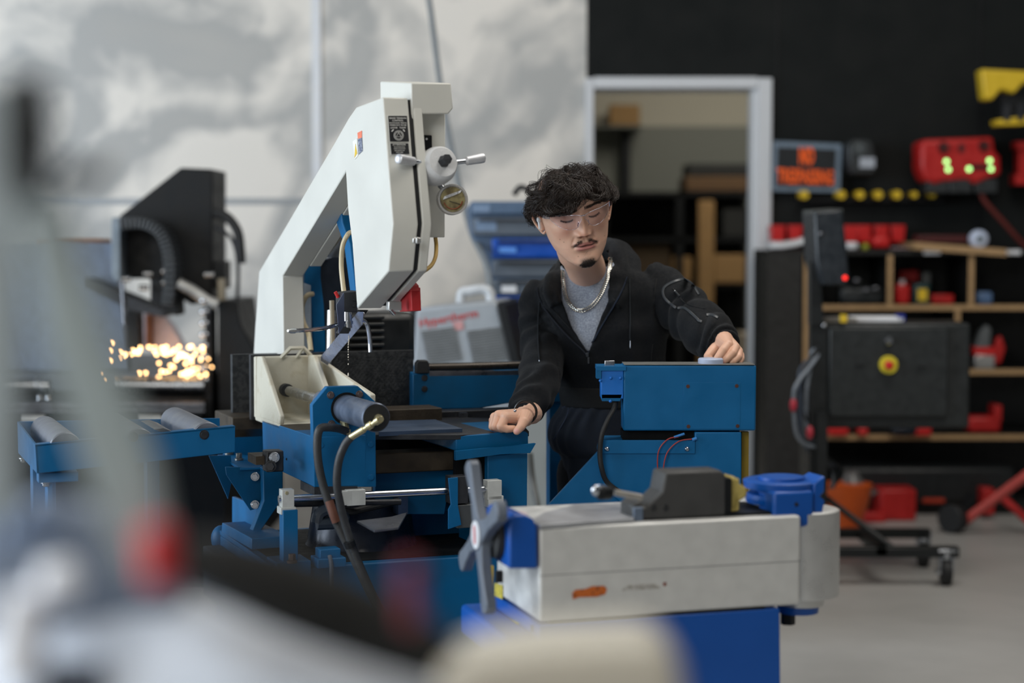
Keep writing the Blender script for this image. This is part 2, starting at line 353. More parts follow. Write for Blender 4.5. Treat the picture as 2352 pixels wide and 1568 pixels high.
o=B().tube(smooth_path([P(1180,448,7.4),P(1195,430,7.4),P(1215,438,7.4),P(1235,455,7.4),P(1210,458,7.4)],6),.012).done('air_hose',rubber); tag(o,'short dark hose lying on top of the tool chest','hose')
# light grey machine housing behind the saw table
gh=B(); gh.prism([P(*p,5.9) for p in ((1178,880),(1200,862),(1500,870),(1500,1180),(1178,1180))],(0,.5,0)); gh.b2((P(1178,0,5.9).x,5.9,0),(P(1500,0,5.9).x,6.4,P(0,1180,5.9).z))
tag(gh.done('machine_cabinet',mat('light_grey_enamel',(160,164,162),.5,0,.03,scale=4),bev=.01),'pale grey metal cabinet standing behind the worker and saw','cabinet')
o=B().tube(smooth_path([P(1216,1040,5.85),P(1222,1100,5.85),P(1238,1180,5.8),P(1262,1300,5.8)],6),.012).done('floor_cable',mat('dull_grey_cable',(90,92,90),.5)); tag(o,'dark cable running down the front of the grey cabinet','cable')
PY=6.5; F=Fr((P(1040,800,PY).x,PY,0),-8); L_=lambda x,y,d=0: F.Y(x,y,d)
pg=mat('pale_machine_grey',(150,156,162),.5,0,.04)
ps=thing('plasma_power_unit',F,'pale grey plasma power unit with red lettering behind the jaw plate','power unit')
B().prism([L_(*p) for p in ((955,708),(1142,690),(1178,840),(1178,960),(935,960),(950,800))],(0,.35,0)).done('housing',pg,ps,bev=.012)
B().b2((L_(935,960).x,.0,0),(L_(1178,960).x,.35,L_(0,960).z)).done('stand',dark,ps)
B().tube(smooth_path([L_(1058,695,.1),L_(1062,672,.1),L_(1080,668,.1),L_(1110,664,.1),L_(1125,672,.1),L_(1128,690,.1)],5),.018).done('handle',mat('pale_handle',(190,194,198),.5),ps)
B().prism([L_(*p,-.02) for p in ((1142,695),(1160,700),(1195,845),(1178,845))],(0,.36,0)).done('side_panel',black,ps)
dx=(L_(1080,722,-.002)-L_(980,740,-.002)).normalized(); dy=Vector((0,0,1))
text([('Hypertherm',.043,L_(1030,731,-.002),dx,dy)],'lettering',red,ps)
B().box(L_(1053,748,-.002),(.035,.003,.03),Matrix.Rotation(-.17,3,'Y')).done('sticker',mat('pink_sticker',(190,140,140),.5),ps)
for gx in (968,1072):
    v=B()
    for i in range(13):
        a=L_(gx+i*1.2,762+i*6,-.003)-Vector((0,0,0)); b=L_(gx+78+i*1.2,752+i*6,-.003); v.tube([a,b],.0035,n=6)
    v.done('vent',mat('vent_grey',(104,106,106),.6),ps)
# second unit and its dark hose in front of it
F=Fr((P(900,800,6.6).x,6.6,0),0); L_=lambda x,y,d=0: F.Y(x,y,d)
p2=thing('welding_power_unit',F,'grey welding unit with a dark strap left of the lettered one','power unit')
B().prism([L_(*p) for p in ((885,740),(935,725),(955,728),(955,960),(890,960))],(0,.4,0)).done('housing',mat('mid_machine_grey',(128,138,146),.5),p2,bev=.01)
B().b2((L_(890,960).x,0,0),(L_(955,960).x,.4,L_(0,960).z)).done('stand',dark,p2)
B().b2(L_(896,733,-.01),L_(915,741,-.002)).done('sticker',mat('faded_red',(170,80,72),.5),p2)
B().tube(smooth_path([L_(955,690,-.03),L_(948,720,-.03),L_(945,800,-.03),L_(940,900,-.03)],5),.014).done('strap',rubber,p2)
# ---------- tool shelving on the black wall ----------
SY=8.75; F=Fr((P(2060,600,SY).x,SY,0),0); L_=lambda x,y,d=0: F.Y(x,y,d)
blk2=mat('black_melamine',(13,15,15),.55,0,.1)
sh=thing('tool_shelving',F,'long black tool shelving with bare plywood edges along the black wall','shelving')
XR=L_(2480,600).x; xL=L_(1762,600).x; DP=.5
B().b2((xL,DP-.02,0),(XR,DP-.005,L_(0,578).z)).done('back_panel',blk2,sh)
def shelf(x0,y,x1=2480,nm='shelf'):
    a=L_(x0,y); z=a.z
    s=B().b2((a.x,.01,z-.024),(L_(x1,y).x,DP-.02,z)).done(nm,blk2,sh)
    B().b2((a.x,0,z-.024),(L_(x1,y).x,.009,z)).done('edge_band',wood,s)
B().b2((xL,0,L_(0,585).z),(XR,DP-.02,L_(0,574).z)).done('top_board',blk2,sh)
for y in (700,998): shelf(1885,y)
shelf(2175,848)
def div(x,y0,y1,nm='divider'):
    a=L_(x,y0); s=B().b2((a.x-.011,.01,L_(x,y1).z),(a.x+.011,DP-.03,a.z)).done(nm,blk2,sh)
    B().b2((a.x-.012,0,L_(x,y1).z),(a.x+.012,.009,a.z)).done('edge_band',wood,s)
div(1853,585,1168,'side_panel'); div(2045,585,700); div(2232,585,700); 
for x in (2200,): div(x,712,845)
B().b2((xL,.0,0),(L_(1842,585).x,.3,L_(0,585).z)).done('black_cabinet',mat('satin_black_panel',(34,34,33),.5),sh)
B().b2((xL,.02,0.0),(XR,DP-.03,.06)).done('plinth',blk2,sh)
zt_=L_(0,574).z
def it(name,px0,py0,px1,py1,m,label,cat,Y=SY+.08,d=.12,group=None,bev=.006):
    return bx(name,px0,py0,px1,py1,Y,d,m,label,cat,group,bev)
def on(o,z): o.location.z=z; return o
board=B().prism([P(2098,556,SY-.03),P(2312,572,SY-.03),P(2312,588,SY-.03),P(2098,572,SY-.03)],(0,.3,0)).done('plywood_board',wood); tag(board,'loose plywood board lying across the top of the tool shelving','board')
# red bins on the wall above the shelf top
bins=[1784,1823,1857,1893,1930,1951,1981,2020,2058]
for i,x in enumerate(bins):
    if i in (3,4): continue
    a=P(x,517,9.18); b=P(x,556,9.18); hw_=.035
    o=B(); o.rings([[ (a.x-hw_*k,a.y-.06,z),(a.x+hw_*k,a.y-.06,z),(a.x+hw_*k,a.y+.06,z),(a.x-hw_*k,a.y+.06,z)] for k,z in ((.82,b.z),(1,a.z))])
    o=o.done('storage_bin',red,bev=.004)
    lb={0:'red wall bin nearest the white door frame',1:'red wall bin, second from the white door frame',2:'red wall bin just left of the monitor screen',5:'red wall bin just right of the monitor screen',6:'second red wall bin right of the monitor',7:'red wall bin partly behind the red tool',8:'red wall bin at the right end of the row'}[i]
    tag(o,lb,'bin','red bins in a row on the wall')
B().b2(P(1765,520,9.24),P(2080,530,9.27)).done('bin_rail',black,label='black wall rail the red bins hang from',category='rail')
pp=B(); pp.grid([[P(x,y+dy,SY+.02+.1*k) for x,y in ((1768,563),(1800,563),(1830,558),(1855,550),(1872,542))] for k,dy in ((0,8),(1,0))])
o=pp.done('paper_sheet',paper); s=o.modifiers.new('t','SOLIDIFY'); s.thickness=.02; tag(o,'curled white paper on the shelf end by the door frame','paper')
it('white_rag',1946,556,1972,573,paper,'white crumpled rag on the shelf right of the monitor','rag',bev=.012)
o=B().sph(P(1988,567,SY+.05),.018).done('tape_ball',mat('olive_yellow',(150,150,40),.5)); tag(o,'small yellow-green ball on the shelf by the rag','ball')
o=it('red_tool',2008,542,2046,570,red,'red power tool lying on the shelf in front of the bins','tool',bev=.015)
it('dark_toolbox',2110,540,2225,558,mat('maroon_tool',(70,20,22),.5),'low maroon and black tool case on the plywood board','tool case',Y=SY+.15)
it('socket_tray',2045,567,2110,573,mat('pinkish_metal',(130,112,116),.4,.5),'flat metallic tray on the shelf left of the plywood board','tray')
for x in (2142,2326): it('shelf_label',x-20,574,x+18,584,paper,'white label stuck on the shelf front below the plywood board' if x==2142 else 'white label stuck on the shelf front at right','label',Y=SY-.008,d=.006,bev=0)
rb=B(); c=P(2251,549,SY+.05); rb.cyl(c,c+Vector((0,.06,0)),.043); rb=rb.done('tape_roll',mat('pale_blue_white',(196,208,232),.4),bev=.012)
tag(rb,'white and pale blue round dispenser standing on the plywood board','dispenser')
ins=B().cyl(c-Vector((0,.004,0)),c+Vector((0,.0,0)),.02).done('centre_disc',mat('cool_grey',(120,132,142)),rb); ins.location=-rb.location
# sign
sy=9.24; SF=Fr((P(1854,380,sy).x,sy,0),0); L2=lambda x,y,d=0: SF.Y(x,y,d)
sg=thing('no_trespassing_sign',Fr(SF.o+Vector((0,0,0)),0),'black and orange NO TRESPASSING sign on the black wall','sign')
B().prism([L2(*p) for p in ((1776,324),(1933,331),(1929,441),(1773,438))],(0,.006,0)).done('border',mat('sign_blue_grey',(108,124,140),.5),sg)
B().prism([L2(*p,-.003) for p in ((1786,337),(1921,343),(1917,431),(1782,428))],(0,.003,0)).done('sign_face',mat('sign_black',(10,18,24),.5),sg)
fo=mat('fluorescent_orange',(255,98,18),.5,0,.02)
zc=L2(1850,357).z; no_=text([('NO',.105,L2(1852,360,-.005),(1,0,.0),(0,0,1))],'large_letters',fo,sg,extr=.001,bold=.006)
ob=text([('TRESPASSING',.058,L2(1850,407,-.005),(1,0,-.02),(0,0,1))],'lettering',fo,sg,extr=.001,bold=.0022)
# stretch condensed bold letters like the print
for o_,sz,cx in ((ob,1.75,L2(1850,407).z),):
    me=o_.data
    xs=[v.co.x for v in me.vertices]; wd=max(xs)-min(xs); tgt=(L2(1917,400).x-L2(1785,400).x)*.98; mx_=(max(xs)+min(xs))/2
    zs_=[v.co.z for v in me.vertices]; hz=max(zs_)-min(zs_); th=(L2(0,386).z-L2(0,425).z)
    for v in me.vertices: v.co.x=mx_+(v.co.x-mx_)*tgt/wd; v.co.z=cx+(v.co.z-cx)*th/hz
for o_ in [no_]:
    me=o_.data; xs=[v.co.x for v in me.vertices]; wd=max(xs)-min(xs); mx_=(max(xs)+min(xs))/2; zs_=[v.co.z for v in me.vertices]; hz=max(zs_)-min(zs_); cz=(max(zs_)+min(zs_))/2
    for v in me.vertices: v.co.x=mx_+(v.co.x-mx_)*(L2(1869,360).x-L2(1835,360).x)/wd; v.co.z=cz+(v.co.z-cz)*(L2(0,338).z-L2(0,380).z)/hz
# yellow capped pegs
for i,x in enumerate((1848,1933,1976,2018,2061,2101,2143)):
    c=P(x,447,9.16); o=B().cyl(c,c+Vector((0,.1,0)),.021 if i<5 else .015).done('screwdriver',yellow)
    tag(o,['yellow screwdriver end under the warning sign','yellow screwdriver end just right of the sign corner','yellow screwdriver end, second right of the sign','yellow screwdriver end, third right of the sign','brightest yellow screwdriver end left of the red charger','dim yellow end left of the red charger','dimmest yellow end under the red charger'][i],'screwdriver','screwdrivers in a wall rack')
B().b2(P(1840,455,9.22),P(2160,463,9.3)).done('screwdriver_rack',black,label='black wall rack holding yellow screwdrivers',category='rack')
# black battery charger with pale label
ck=thing('black_charger',Fr((P(1980,360,9.2).x,9.2,0),0),'black charger with a pale label right of the sign','charger'); K=Fr((P(1980,360,9.2).x,9.2,0),0); L2=lambda x,y,d=0:K.Y(x,y,d)
B().prism([L2(*p,-.1) for p in ((1948,330),(1960,320),(2000,320),(2008,335),(2014,390),(2005,402),(1958,400),(1950,370))],(0,.19,0)).done('casing',mat('charcoal_casing',(38,42,44),.45),ck,bev=.012)
B().b2(L2(1975,362,-.105),L2(2009,385,-.1)).done('label_plate',mat('pale_label',(170,176,186)),ck)
B().lathe(L2(1975,341,-.11),(0,1,0),[(0,.03),(.02,.032)]).done('knob',mat('grey_cap',(70,76,78)),ck)
# red charging station
ck=thing('red_charging_station',Fr((P(2205,370,9.2).x,9.2,0),0),'big red multi charger with green lights on the black wall','charger'); K=Fr((P(2205,370,9.2).x,9.2,0),0)
B().prism([L2(*p,-.14) for p in ((2114,330),(2122,320),(2282,314),(2285,345),(2298,360),(2300,402),(2270,410),(2240,425),(2220,412),(2165,418),(2150,425),(2125,415),(2114,385))],(0,.2,0)).done('casing',redd,ck,bev=.02,seg=3)
for x,y in ((2170,338),(2263,334)): B().lathe(L2(x,y,-.17),(0,1,0),[(0,.02),(.03,.028)]).done('port',mat('dark_red_port',(60,14,14)),ck)
B().b2(L2(2203,330,-.15),L2(2213,350,-.14)).done('port',mat('dark_red_port',(60,14,14)),ck)
B().b2(L2(2232,378,-.15),L2(2270,388,-.14)).done('slot',black,ck)
for x in (2148,2200,2258): B().b2(L2(x-18,410,-.13),L2(x+18,445,.0)).done('battery_pack',mat('charcoal_casing',(38,42,44)),ck,bev=.006)
gl=emis('green_led',(170,255,150),2.6)
for x,y in ((2174,371),(2178,389),(2226,388),(2273,369),(2276,388)): B().sph(L2(x,y,-.145),.011,(1,.4,1)).done('status_light',gl,ck)
o=B().tube(smooth_path([P(2254,440,9.1),P(2262,462,9.1),P(2300,505,9.1),P(2352,562,9.1),P(2400,600,9.1)],5),.012).done('power_cord',mat('dark_red_cord',(96,34,28),.5)); tag(o,'dark red cord running down right from the red charger','cord')
o=B().b2(P(2336,325,9.15),P(2375,345,9.25)).b2(P(2340,345,9.17),P(2375,400,9.25)).b2(P(2332,400,9.15),P(2375,425,9.25)).done('red_wall_tool',redd); tag(o,'red tool at the right frame edge beside the charger','tool')
# yellow and black tool hanger high up
ck=thing('yellow_work_light',Fr((P(2310,220,9.1).x,9.1,0),0),'yellow and black folding tool hung high at the right edge','tool'); K=Fr((P(2310,220,9.1).x,9.1,0),0)
B().prism([L2(*p,-.1) for p in ((2254,158),(2400,165),(2400,188),(2352,190),(2330,215),(2300,205),(2280,230),(2262,228))],(0,.12,0)).done('upper_shell',yellow,ck,bev=.01)
B().prism([L2(*p,-.1) for p in ((2290,275),(2400,262),(2400,276),(2345,287),(2292,288))],(0,.12,0)).done('lower_bar',yellow,ck,bev=.004)
B().b2(L2(2300,222,-.08),L2(2390,272,-.02)).done('black_frame',black,ck)
B().b2(L2(2306,240,-.1),L2(2318,280,-.08)).b2(L2(2338,240,-.1),L2(2350,280,-.08)).done('strut',dark,ck)
# things on the shelves
g='tools and bottles on the shelf'
S1=L_(0,700).z; S2=L_(0,848).z; S3=L_(0,998).z
on(it('red_bottle',2059,655,2090,700,red,'red bottle with pale cap beside the first divider','bottle',bev=.01),S1)
o=B().cyl(P(2072,655,SY+.13),P(2072,643,SY+.13),.014).done('bottle_cap',paper); tag(o,'pale cap on the red bottle','cap')
ob=on(it('green_bottle',2101,660,2136,708,mat('bottle_green',(14,54,56),.4),'dark green bottle with yellow label on the upper shelf','bottle',Y=SY+.02,bev=.01),S1)
yl=B().b2((-.022,-.062,.02),(.022,-.0605,.075)).done('yellow_label',yellow,ob)
on(it('red_box',2141,678,2191,700,redd,'flat red case on the upper shelf right of the green bottle','case'),S1)
o=it('pale_fitting',2120,625,2138,668,mat('grey_fitting',(120,126,126),.4,.5),'grey spray nozzle standing behind the green bottle','nozzle',Y=SY+.25); on(o,S1+.06)
on(it('red_pack',2066,618,2110,645,redd,'dim reddish pack at the back of the upper shelf','pack',Y=SY+.3),S1+.1)
on(it('blue_can',2246,672,2280,700,mat('grey_blue_can',(92,120,160),.4),'pale blue and grey tin right of the second divider','tin',bev=.01),S1)
on(it('black_parts',1930,660,2030,700,mat('charcoal_casing',(38,42,44)),'dark clutter of tools left of the first divider','tools',bev=.02),S1)
for x,y in ((1968,650),(1990,672),(2012,668)): tag(on(B().sph(P(x,y,SY+.05),.014,(1.4,1,.8)).done('metal_fitting',steel),P(x,y,SY).z),{1968:'small metal fitting on the dark clutter nearest the monitor',1990:'middle small metal fitting on the dark clutter',2012:'small metal fitting on the dark clutter nearest the divider'}[x],'fitting','metal fittings on the shelf')
ck=thing('angle_tool',Fr((P(2268,848,SY+.05).x,SY+.05,S2),0),'grey and red hand tool standing on the middle shelf','tool'); K=Fr((P(2268,848,SY+.05).x,SY+.05,S2),0)
B().prism([L2(*p) for p in ((2254,760),(2266,745),(2278,755),(2274,800),(2240,800))],(0,.07,0)).done('handle',mat('tool_grey',(88,92,94)),ck,bev=.008)
B().b2(L2(2238,797),L2(2276,814,.09)).done('collar',red,ck,bev=.004)
B().b2(L2(2240,814),L2(2274,845,.09)).done('guard',alu,ck,bev=.006)
B().prism([L2(*p,.02) for p in ((2288,780),(2300,770),(2310,800),(2300,835),(2280,838))],(0,.05,0)).done('grip',redd,ck,bev=.008)
on(it('red_drill',2226,935,2300,972,redd,'dim red drill lying on the lowest shelf at right','drill',bev=.015),S3+.0)
on(it('red_drill_grip',2285,905,2302,945,redd,'dim red upright grip beside the drill at right','grip'),S3+.05)
on(it('red_multi_tool',1903,955,1950,985,red,'bright red tool case on the shelf behind the black enclosure left','tool case',Y=SY-.05,bev=.01),S3)
on(it('red_connector',1973,960,1995,978,red,'small red cap on the shelf below the black enclosure','cap',Y=SY-.05,bev=.01),S3)
on(it('red_blade_case',2080,958,2140,978,red,'flat red case under the black enclosure at right','case',Y=SY-.05),S3)
on(it('black_helmet',2048,965,2110,998,mat('dark_blue_plastic',(24,34,46),.3),'dark glossy round tool under the black enclosure','tool',Y=SY-.08,bev=.03),S3)
FZ=0
on(it('red_toolbox',2022,1140,2104,1212,redd,'red and grey tool kit on the floor under the shelving','tool kit',Y=8.55,d=.2,bev=.01),0)
on(it('red_bar',1985,1185,2035,1206,redd,'dim red bar on the floor left of the red tool kit','bar',Y=8.5,d=.1),0)
on(it('red_handle_tool',2118,1130,2172,1150,mat('orange_red',(190,62,36),.5),'orange-red handle of a tool lying under the shelving','handle',Y=8.7,d=.1,bev=.01),.06)
o=B(); o.lathe(P(1955,1085,8.3),(.15,0,-1),[(0,.03),(.06,.055),(.1,.11)]); o=o.done('funnel_spout',mat('smoky_clear',(96,98,98),.3)); tag(o,'greyish funnel spout above the orange bucket','funnel')
o=B(); c=P(1952,1128,8.2); o.lathe(Vector((c.x,8.25,.215)),(0,0,-1),[(0,.11),(.1,.09),(.2,.05),(.21,.0)]); o=o.done('orange_cone',orange); tag(o,'orange plastic funnel body leaning among the floor tools','funnel')
o=it('dark_tool_pile',1930,1110,2330,1190,mat('dark_pile',(18,22,24)),'low dark crates pushed under the shelving on the floor','crates',Y=8.7,d=.2,bev=.02); on(o,.065)
# trolley jack
ck=thing('floor_jack',Fr((P(2210,1215,8.2).x,8.2,0),0),'red pole of a floor jack with a black wheel at right','floor jack'); K=Fr((P(2210,1215,8.2).x,8.2,0),0)
B().cyl(L2(2215,1197,0),L2(2400,1060,-.2),.022).done('handle',mat('faded_red_pole',(190,76,70),.4),ck)
B().cyl(L2(2305,1145,.1),L2(2400,1230,-.1),.018).done('lift_arm',redd,ck)
c=L2(2188,1222,0); c.z=.065
B().cyl(c-Vector((.02,.02,0)),c+Vector((.02,.02,0)),.065).done('wheel',rubber,ck,bev=.008)
B().prism([L2(*p,.1) for p in ((2190,1200),(2230,1130),(2245,1140),(2215,1215))],(0,.05,0)).done('frame',black,ck)
on(it('red_jack_stand',2258,1090,2285,1150,redd,'dim red jack stand behind the red pole','jack stand',Y=8.6,d=.1),0.02)
# ---------- cart with black enclosure ----------
KY=6.95; K=Fr((P(2040,1100,KY).x,KY,0),0)
ct=thing('wheeled_cart',K,'black wheeled cart frame under the black electrical enclosure','cart')
bl=mat('cart_black',(18,22,24),.45)
B().b2(L2(1880,1257,0),L2(2197,1276,.05)).done('frame_tube',bl,ct,bev=.004)
B().b2(L2(1880,1216,.38),L2(2132,1232,.43)).done('frame_tube',bl,ct,bev=.004)
zb=L2(0,1257).z
B().b2((L2(2040,0).x-.02,0,zb-.03),(L2(2040,0).x+.02,.43,zb)).done('cross_tube',bl,ct)
B().b2((L2(1900,0).x-.02,0.02,zb-.03),(L2(1900,0).x+.02,.43,L2(0,960).z+.02)).done('post',bl,ct)
B().tube([L2(1880,1130,.2),L2(2048,1256,.05)],.012).done('brace',bl,ct)
def caster(px,py,y):
    c=L2(px,py,y); x=c.x
    r=.05
    h=B(); h.b2((x-.035,y-.03,.13),(x+.035,y+.03,.14)).cyl((x,y,.1),(x,y,.13),.022).b2((x-.028,y-.02,.05),(x-.02,y+.02,.12)).b2((x+.02,y-.02,.05),(x+.028,y+.02,.12))
    h=h.done('caster',chrome,ct,bev=.002); B().cyl((x-.018,y,r),(x+.018,y,r),r).done('wheel',rubber,h,bev=.006)
    B().b2((x-.045,y-.05,.05),(x-.03,y-.01,.065)).done('brake_tab',chrome,h)
caster(2172,1330,.02); caster(2120,1290,.41); caster(1860,1330,.02)
K=Fr((P(2035,850,KY).x,KY,0),0)
en=thing('electrical_enclosure',K,'black electrical enclosure with a yellow and red emergency stop','enclosure')
B().b2(L2(1888,742,.06),L2(2184,965,.36)).done('box',mat('enclosure_black',(30,34,35),.5),en,bev=.012)
B().b2(L2(1906,752,.03),L2(2172,955,.06)).done('door',mat('enclosure_black',(30,34,35)),en,bev=.006)
B().lathe(L2(2042,838,.015),(0,1,0),[(0,.033),(.004,.035),(.02,.035)]).done('stop_collar',mat('estop_yellow',(206,190,50),.4),en)
B().lathe(L2(2043,839,-.012),(0,1,0),[(0,.008),(.004,.016),(.018,.016),(.02,.01),(.03,.01)]).done('stop_button',red,en)
B().lathe(L2(2043,783,.0),(0,1,0),[(0,.012),(.004,.015),(.03,.015)]).done('lock',chrome,en)
B().tube([L2(1965,838,.02),L2(1985,838,.02)],.004).done('latch',black,en); B().tube([L2(2108,842,.02),L2(2128,842,.02)],.004).done('latch',black,en)
for x in (1893,): B().sph(L2(x,747,.04),.01).done('corner_bolt',chrome,en)
zt2=L2(0,742,.06).z
def flat(px0,px1,d0,d1,h,m,name,label,cat,rot=0):
    a=K.glob((K.Y(px0,742,d0).x,d0,zt2+.002)); b=K.glob((K.Y(px1,742,d1).x,d1,zt2+.002+h)); return tag(B().b2(a,b).done(name,m,bev=.003),label,cat)
flat(1960,2062,.1,.22,.02,paper,'clipboard','white folder lying on top of the black enclosure','folder')
flat(1892,1950,.08,.25,.016,mat('greyish_paper',(130,126,120)),'manual','grey-brown booklet on the enclosure top left','booklet')
flat(1931,1943,.02,.05,.03,yellow,'pen_holder','small yellow cap on the grey-brown booklet','cap').location.z+=.002
flat(2062,2072,.1,.16,.03,mat('deep_blue_plastic',(20,40,130)),'blue_marker','small blue marker at the folder end','marker')
# monitor seen edge-on
K=Fr((P(1905,600,KY-.05).x,KY-.05,0),0)
mo=thing('monitor',K,'dark monitor seen from its side above the cart','monitor')
B().prism([L2(*p) for p in ((1869,485),(1935,480),(1944,560),(1952,640),(1945,655),(1890,655),(1874,600))],(0,.28,0)).done('casing',mat('monitor_grey',(30,36,42),.4),mo,bev=.01)
B().prism([L2(*p,.01) for p in ((1869,485),(1935,480),(1936,488),(1870,495))],(0,.26,.006)).done('top_edge',mat('monitor_top',(84,88,86)),mo)
B().prism([L2(*p,.08) for p in ((1862,600),(1886,650),(1892,745),(1862,745))],(0,.08,0)).done('stand',bl,mo)
B().b2(L2(1862,740,.1),L2(1888,1257,.16)).done('pole',bl,mo)
B().sph(L2(1941,638,-.004),.009).done('power_light',emis('red_led',(255,40,30),1.2),mo)
B().sph(L2(1885,537,-.006),.008).done('button',steel,mo)
# cable bundle left of the enclosure
rs=random.Random(5); cols=[mat('cable_grey',(120,128,138),.5),mat('cable_dark',(34,38,42),.5),mat('cable_slate',(70,80,96),.5),mat('cable_black',(14,16,18),.5)]
names=['light grey cable looping furthest left in the hanging bundle','dark cable just inside the outer loop of the bundle','slate cable in the upper middle of the hanging bundle','black cable at the back of the hanging bundle','light grey cable closest to the enclosure side','dark cable making the lowest loop of the bundle','slate cable crossing the middle of the bundle','black cable running down the right of the bundle','thin grey cable looping low beside the cart','dark cable dropping towards the orange funnel','slate cable dropping towards the orange funnel','black cable ending beside the cart frame tube']
for i in range(12):
    j=lambda a: rs.uniform(-a,a)
    if i<8:
        lx=1818+i*8.5; pts=[P(1893+j(4),765+i*9,7.04),P(1872+j(8),812+j(14),7.0),P(lx+8+j(10),868+j(14),6.94+i*.025),P(lx+j(6),930+j(20),6.93+i*.025),P(lx+14+j(10),985+j(18),6.96+i*.02),P(1868+j(12),1018+j(10),7.0),P(1893,1004-i*6,7.05)]
    else: pts=[P(1868+j(6),820,7.0),P(1840+j(14),900,6.99),P(1852+j(18),980+j(10),7.02),P(1885+j(22),1045+j(12),7.04),P(1925+j(16),1085+j(10),7.08),P(1905+j(14),1120,7.1)]
    o=B().tube(smooth_path(pts,8),(.0075,.0055,.0045,.006)[i%4],n=8).done('cable',cols[i%4]); tag(o,names[i],'cable','bundle of cables beside the cart')
for x,y in ((1822,930),(1860,993)): tag(B().sph(P(x,y,6.93),.02,(.7,.8,1.3)).done('cable_plug',mat('plug_pink',(180,50,66),.5)),'pinkish red plug on the outer cable loop' if x==1822 else 'pinkish plug at the bottom of the cable bundle','plug')
# ---------- the band saw ----------
O=P(722,1100,4.1); O.z=0; F=Fr(O,21.5)
saw=thing('band_saw',F,'large blue and cream horizontal band saw with its head raised over the vise','band saw')
rw=.10
X=lambda px,py,v=rw: F.X(px,py,v)
Y=lambda px,py,v=0: F.Y(px,py,v)
Z=lambda px,py,v: F.Z(px,py,v)
face=[(579,870),(586,750),(595,623),(650,530),(720,410),(770,325),(800,272),(818,246),(879,223),(890,370),(902,514),(892,623),(820,709),(809,560),(799,480),(794,393),(648,634),(650,750),(652,870)]
pf=[X(*p) for p in face]
sh_=X(879,223).y
t1=Y(937,223,sh_).x-rw; t2=Y(947,223,sh_).x-rw; t3=Y(968,235,sh_).x-rw
af=B().prism(pf,(t1,0,0)).done('bow_cover',cream,saw,bev=.003)
# black seal (inset a little) and rear door half, head only
head=[(700,446),(770,325),(800,272),(818,246),(879,223),(890,370),(902,514),(892,623),(820,709),(809,560),(799,480),(794,393)]
ph=[X(*p) for p in head]; cen=sum(ph,Vector())/len(ph)
seal=[p+(cen-p).normalized()*.006 for p in ph]
B().prism([p+Vector((t1,0,0)) for p in seal],(t2-t1,0,0)).done('rubber_seal',rubber,saw)
B().prism([p+Vector((t2,0,0)) for p in ph],(t3-t2,0,0)).done('rear_cover',cream,saw,bev=.003)
leg=[(640,548),(700,446),(794,393),(790,404),(662,612)]
B().prism([X(*p)+Vector((t1,0,0)) for p in leg],(t3-t1,0,0)).done('bow_arm',cream,saw,bev=.002)
# upper housing block with its notch
sf=sh_-.005
bl_=[Y(*p,sf) for p in ((944,190),(1036,191),(1041,249),(1030,262),(968,262),(968,300),(946,300))]
B().prism(bl_,(0,.22,.02)).done('wheel_housing',cream,saw,bev=.003)
B().prism([Y(*p,sf+.05) for p in ((968,255),(1023,255),(1022,545),(984,545),(984,400),(968,330))],(0,.12,0)).done('back_plate',cream,saw,bev=.002)
B().b2(Y(971,310,sf+.045),Y(991,345,sf+.05)).done('slotted_tab',black,saw,bev=.002)
B().cyl(Y(980,319,sf+.043),Y(980,319,sf+.047),.0025).done('tab_hole',paper,saw,label='bright round hole')
# label plates on the sloping front edge
def fr(u,v,off=.0012):  # u px across the front face, v px down
    p=X(879+(902-879)*(v-223)/(514-223),v); a=Y(u,v,p.y); return a-Vector((0,off,0))
blkp=mat('black_plate',(18,20,24),.45); wprint=mat('white_print',(225,225,220),.6)
def plate(u0,v0,u1,v1,skew=5,nm='label_plate'):
    pts=[fr(u0,v0),fr(u1,v0),fr(u1+skew,v1),fr(u0+skew*.8,v1)]
    rim=B().prism([fr(u0-1,v0-1,.0005),fr(u1+1,v0-1,.0005),fr(u1+skew+1,v1+1,.0005),fr(u0+skew*.8-1,v1+1,.0005)],(0,-.0008,0)).done(nm,wprint,saw,label='black label plate with white printing')
    B().prism(pts,(0,-.0008,0)).done('plate_face',blkp,rim); return rim
pl1=plate(891,266,934,325); pl2=plate(896,329,937,354,3)
def ln(par,s,sz,u,v): 
    a=fr(u-10,v,.0022); b=fr(u+10,v,.0022); d=fr(u,v+8,.0022)
    return (s,sz,fr(u,v,.0022),b-a,fr(u,v,.0022)-d)
text([ln(0,'BAND TENSION',.0052,913,271.5),ln(0,'CONTROL',.0052,913,277),ln(0,'RELEASE BAND TENSION',.0034,913.5,282.5),ln(0,'WHEN NOT IN USE',.0042,914,287.5),ln(0,'LOOSE   TIGHT',.0050,914,293.5)],'lettering',wprint,pl1,extr=.0002)
upv=(fr(913,266)-fr(913,325)).normalized()
rg=B()
for r_ in (.0105,.008): 
    c=fr(915,311,.0022); rg.tube([c+(Vector((1,0,0))*math.cos(t)+upv*math.sin(t))*r_ for t in [2*math.pi*k/24 for k in range(24)]],.0005,n=5,closed=True)
c=fr(915,311,.0022); rg.tube([c+Vector((x,0,0))+upv*z for x,z in((-.0055,-.003),(0,.0065),(.0055,-.003))],.0008,n=5,closed=True)
rg.tube([fr(899,302,.0022),fr(903,297.5,.0022)],.0012,n=5); rg.tube([fr(929,302,.0022),fr(925,297.5,.0022)],.0012,n=5)
rg.done('wheel_symbol',wprint,pl1)
text([ln(0,'ATTENTION',.0052,916,332.5),ln(0,'Set the blade tension',.0029,917,337.5),ln(0,'needle to point to the',.0029,917,341.5),ln(0,'green guide on the',.0029,917,345.5),ln(0,'tension gauge',.0029,917,349.5)],'lettering',wprint,pl2,extr=.0002)
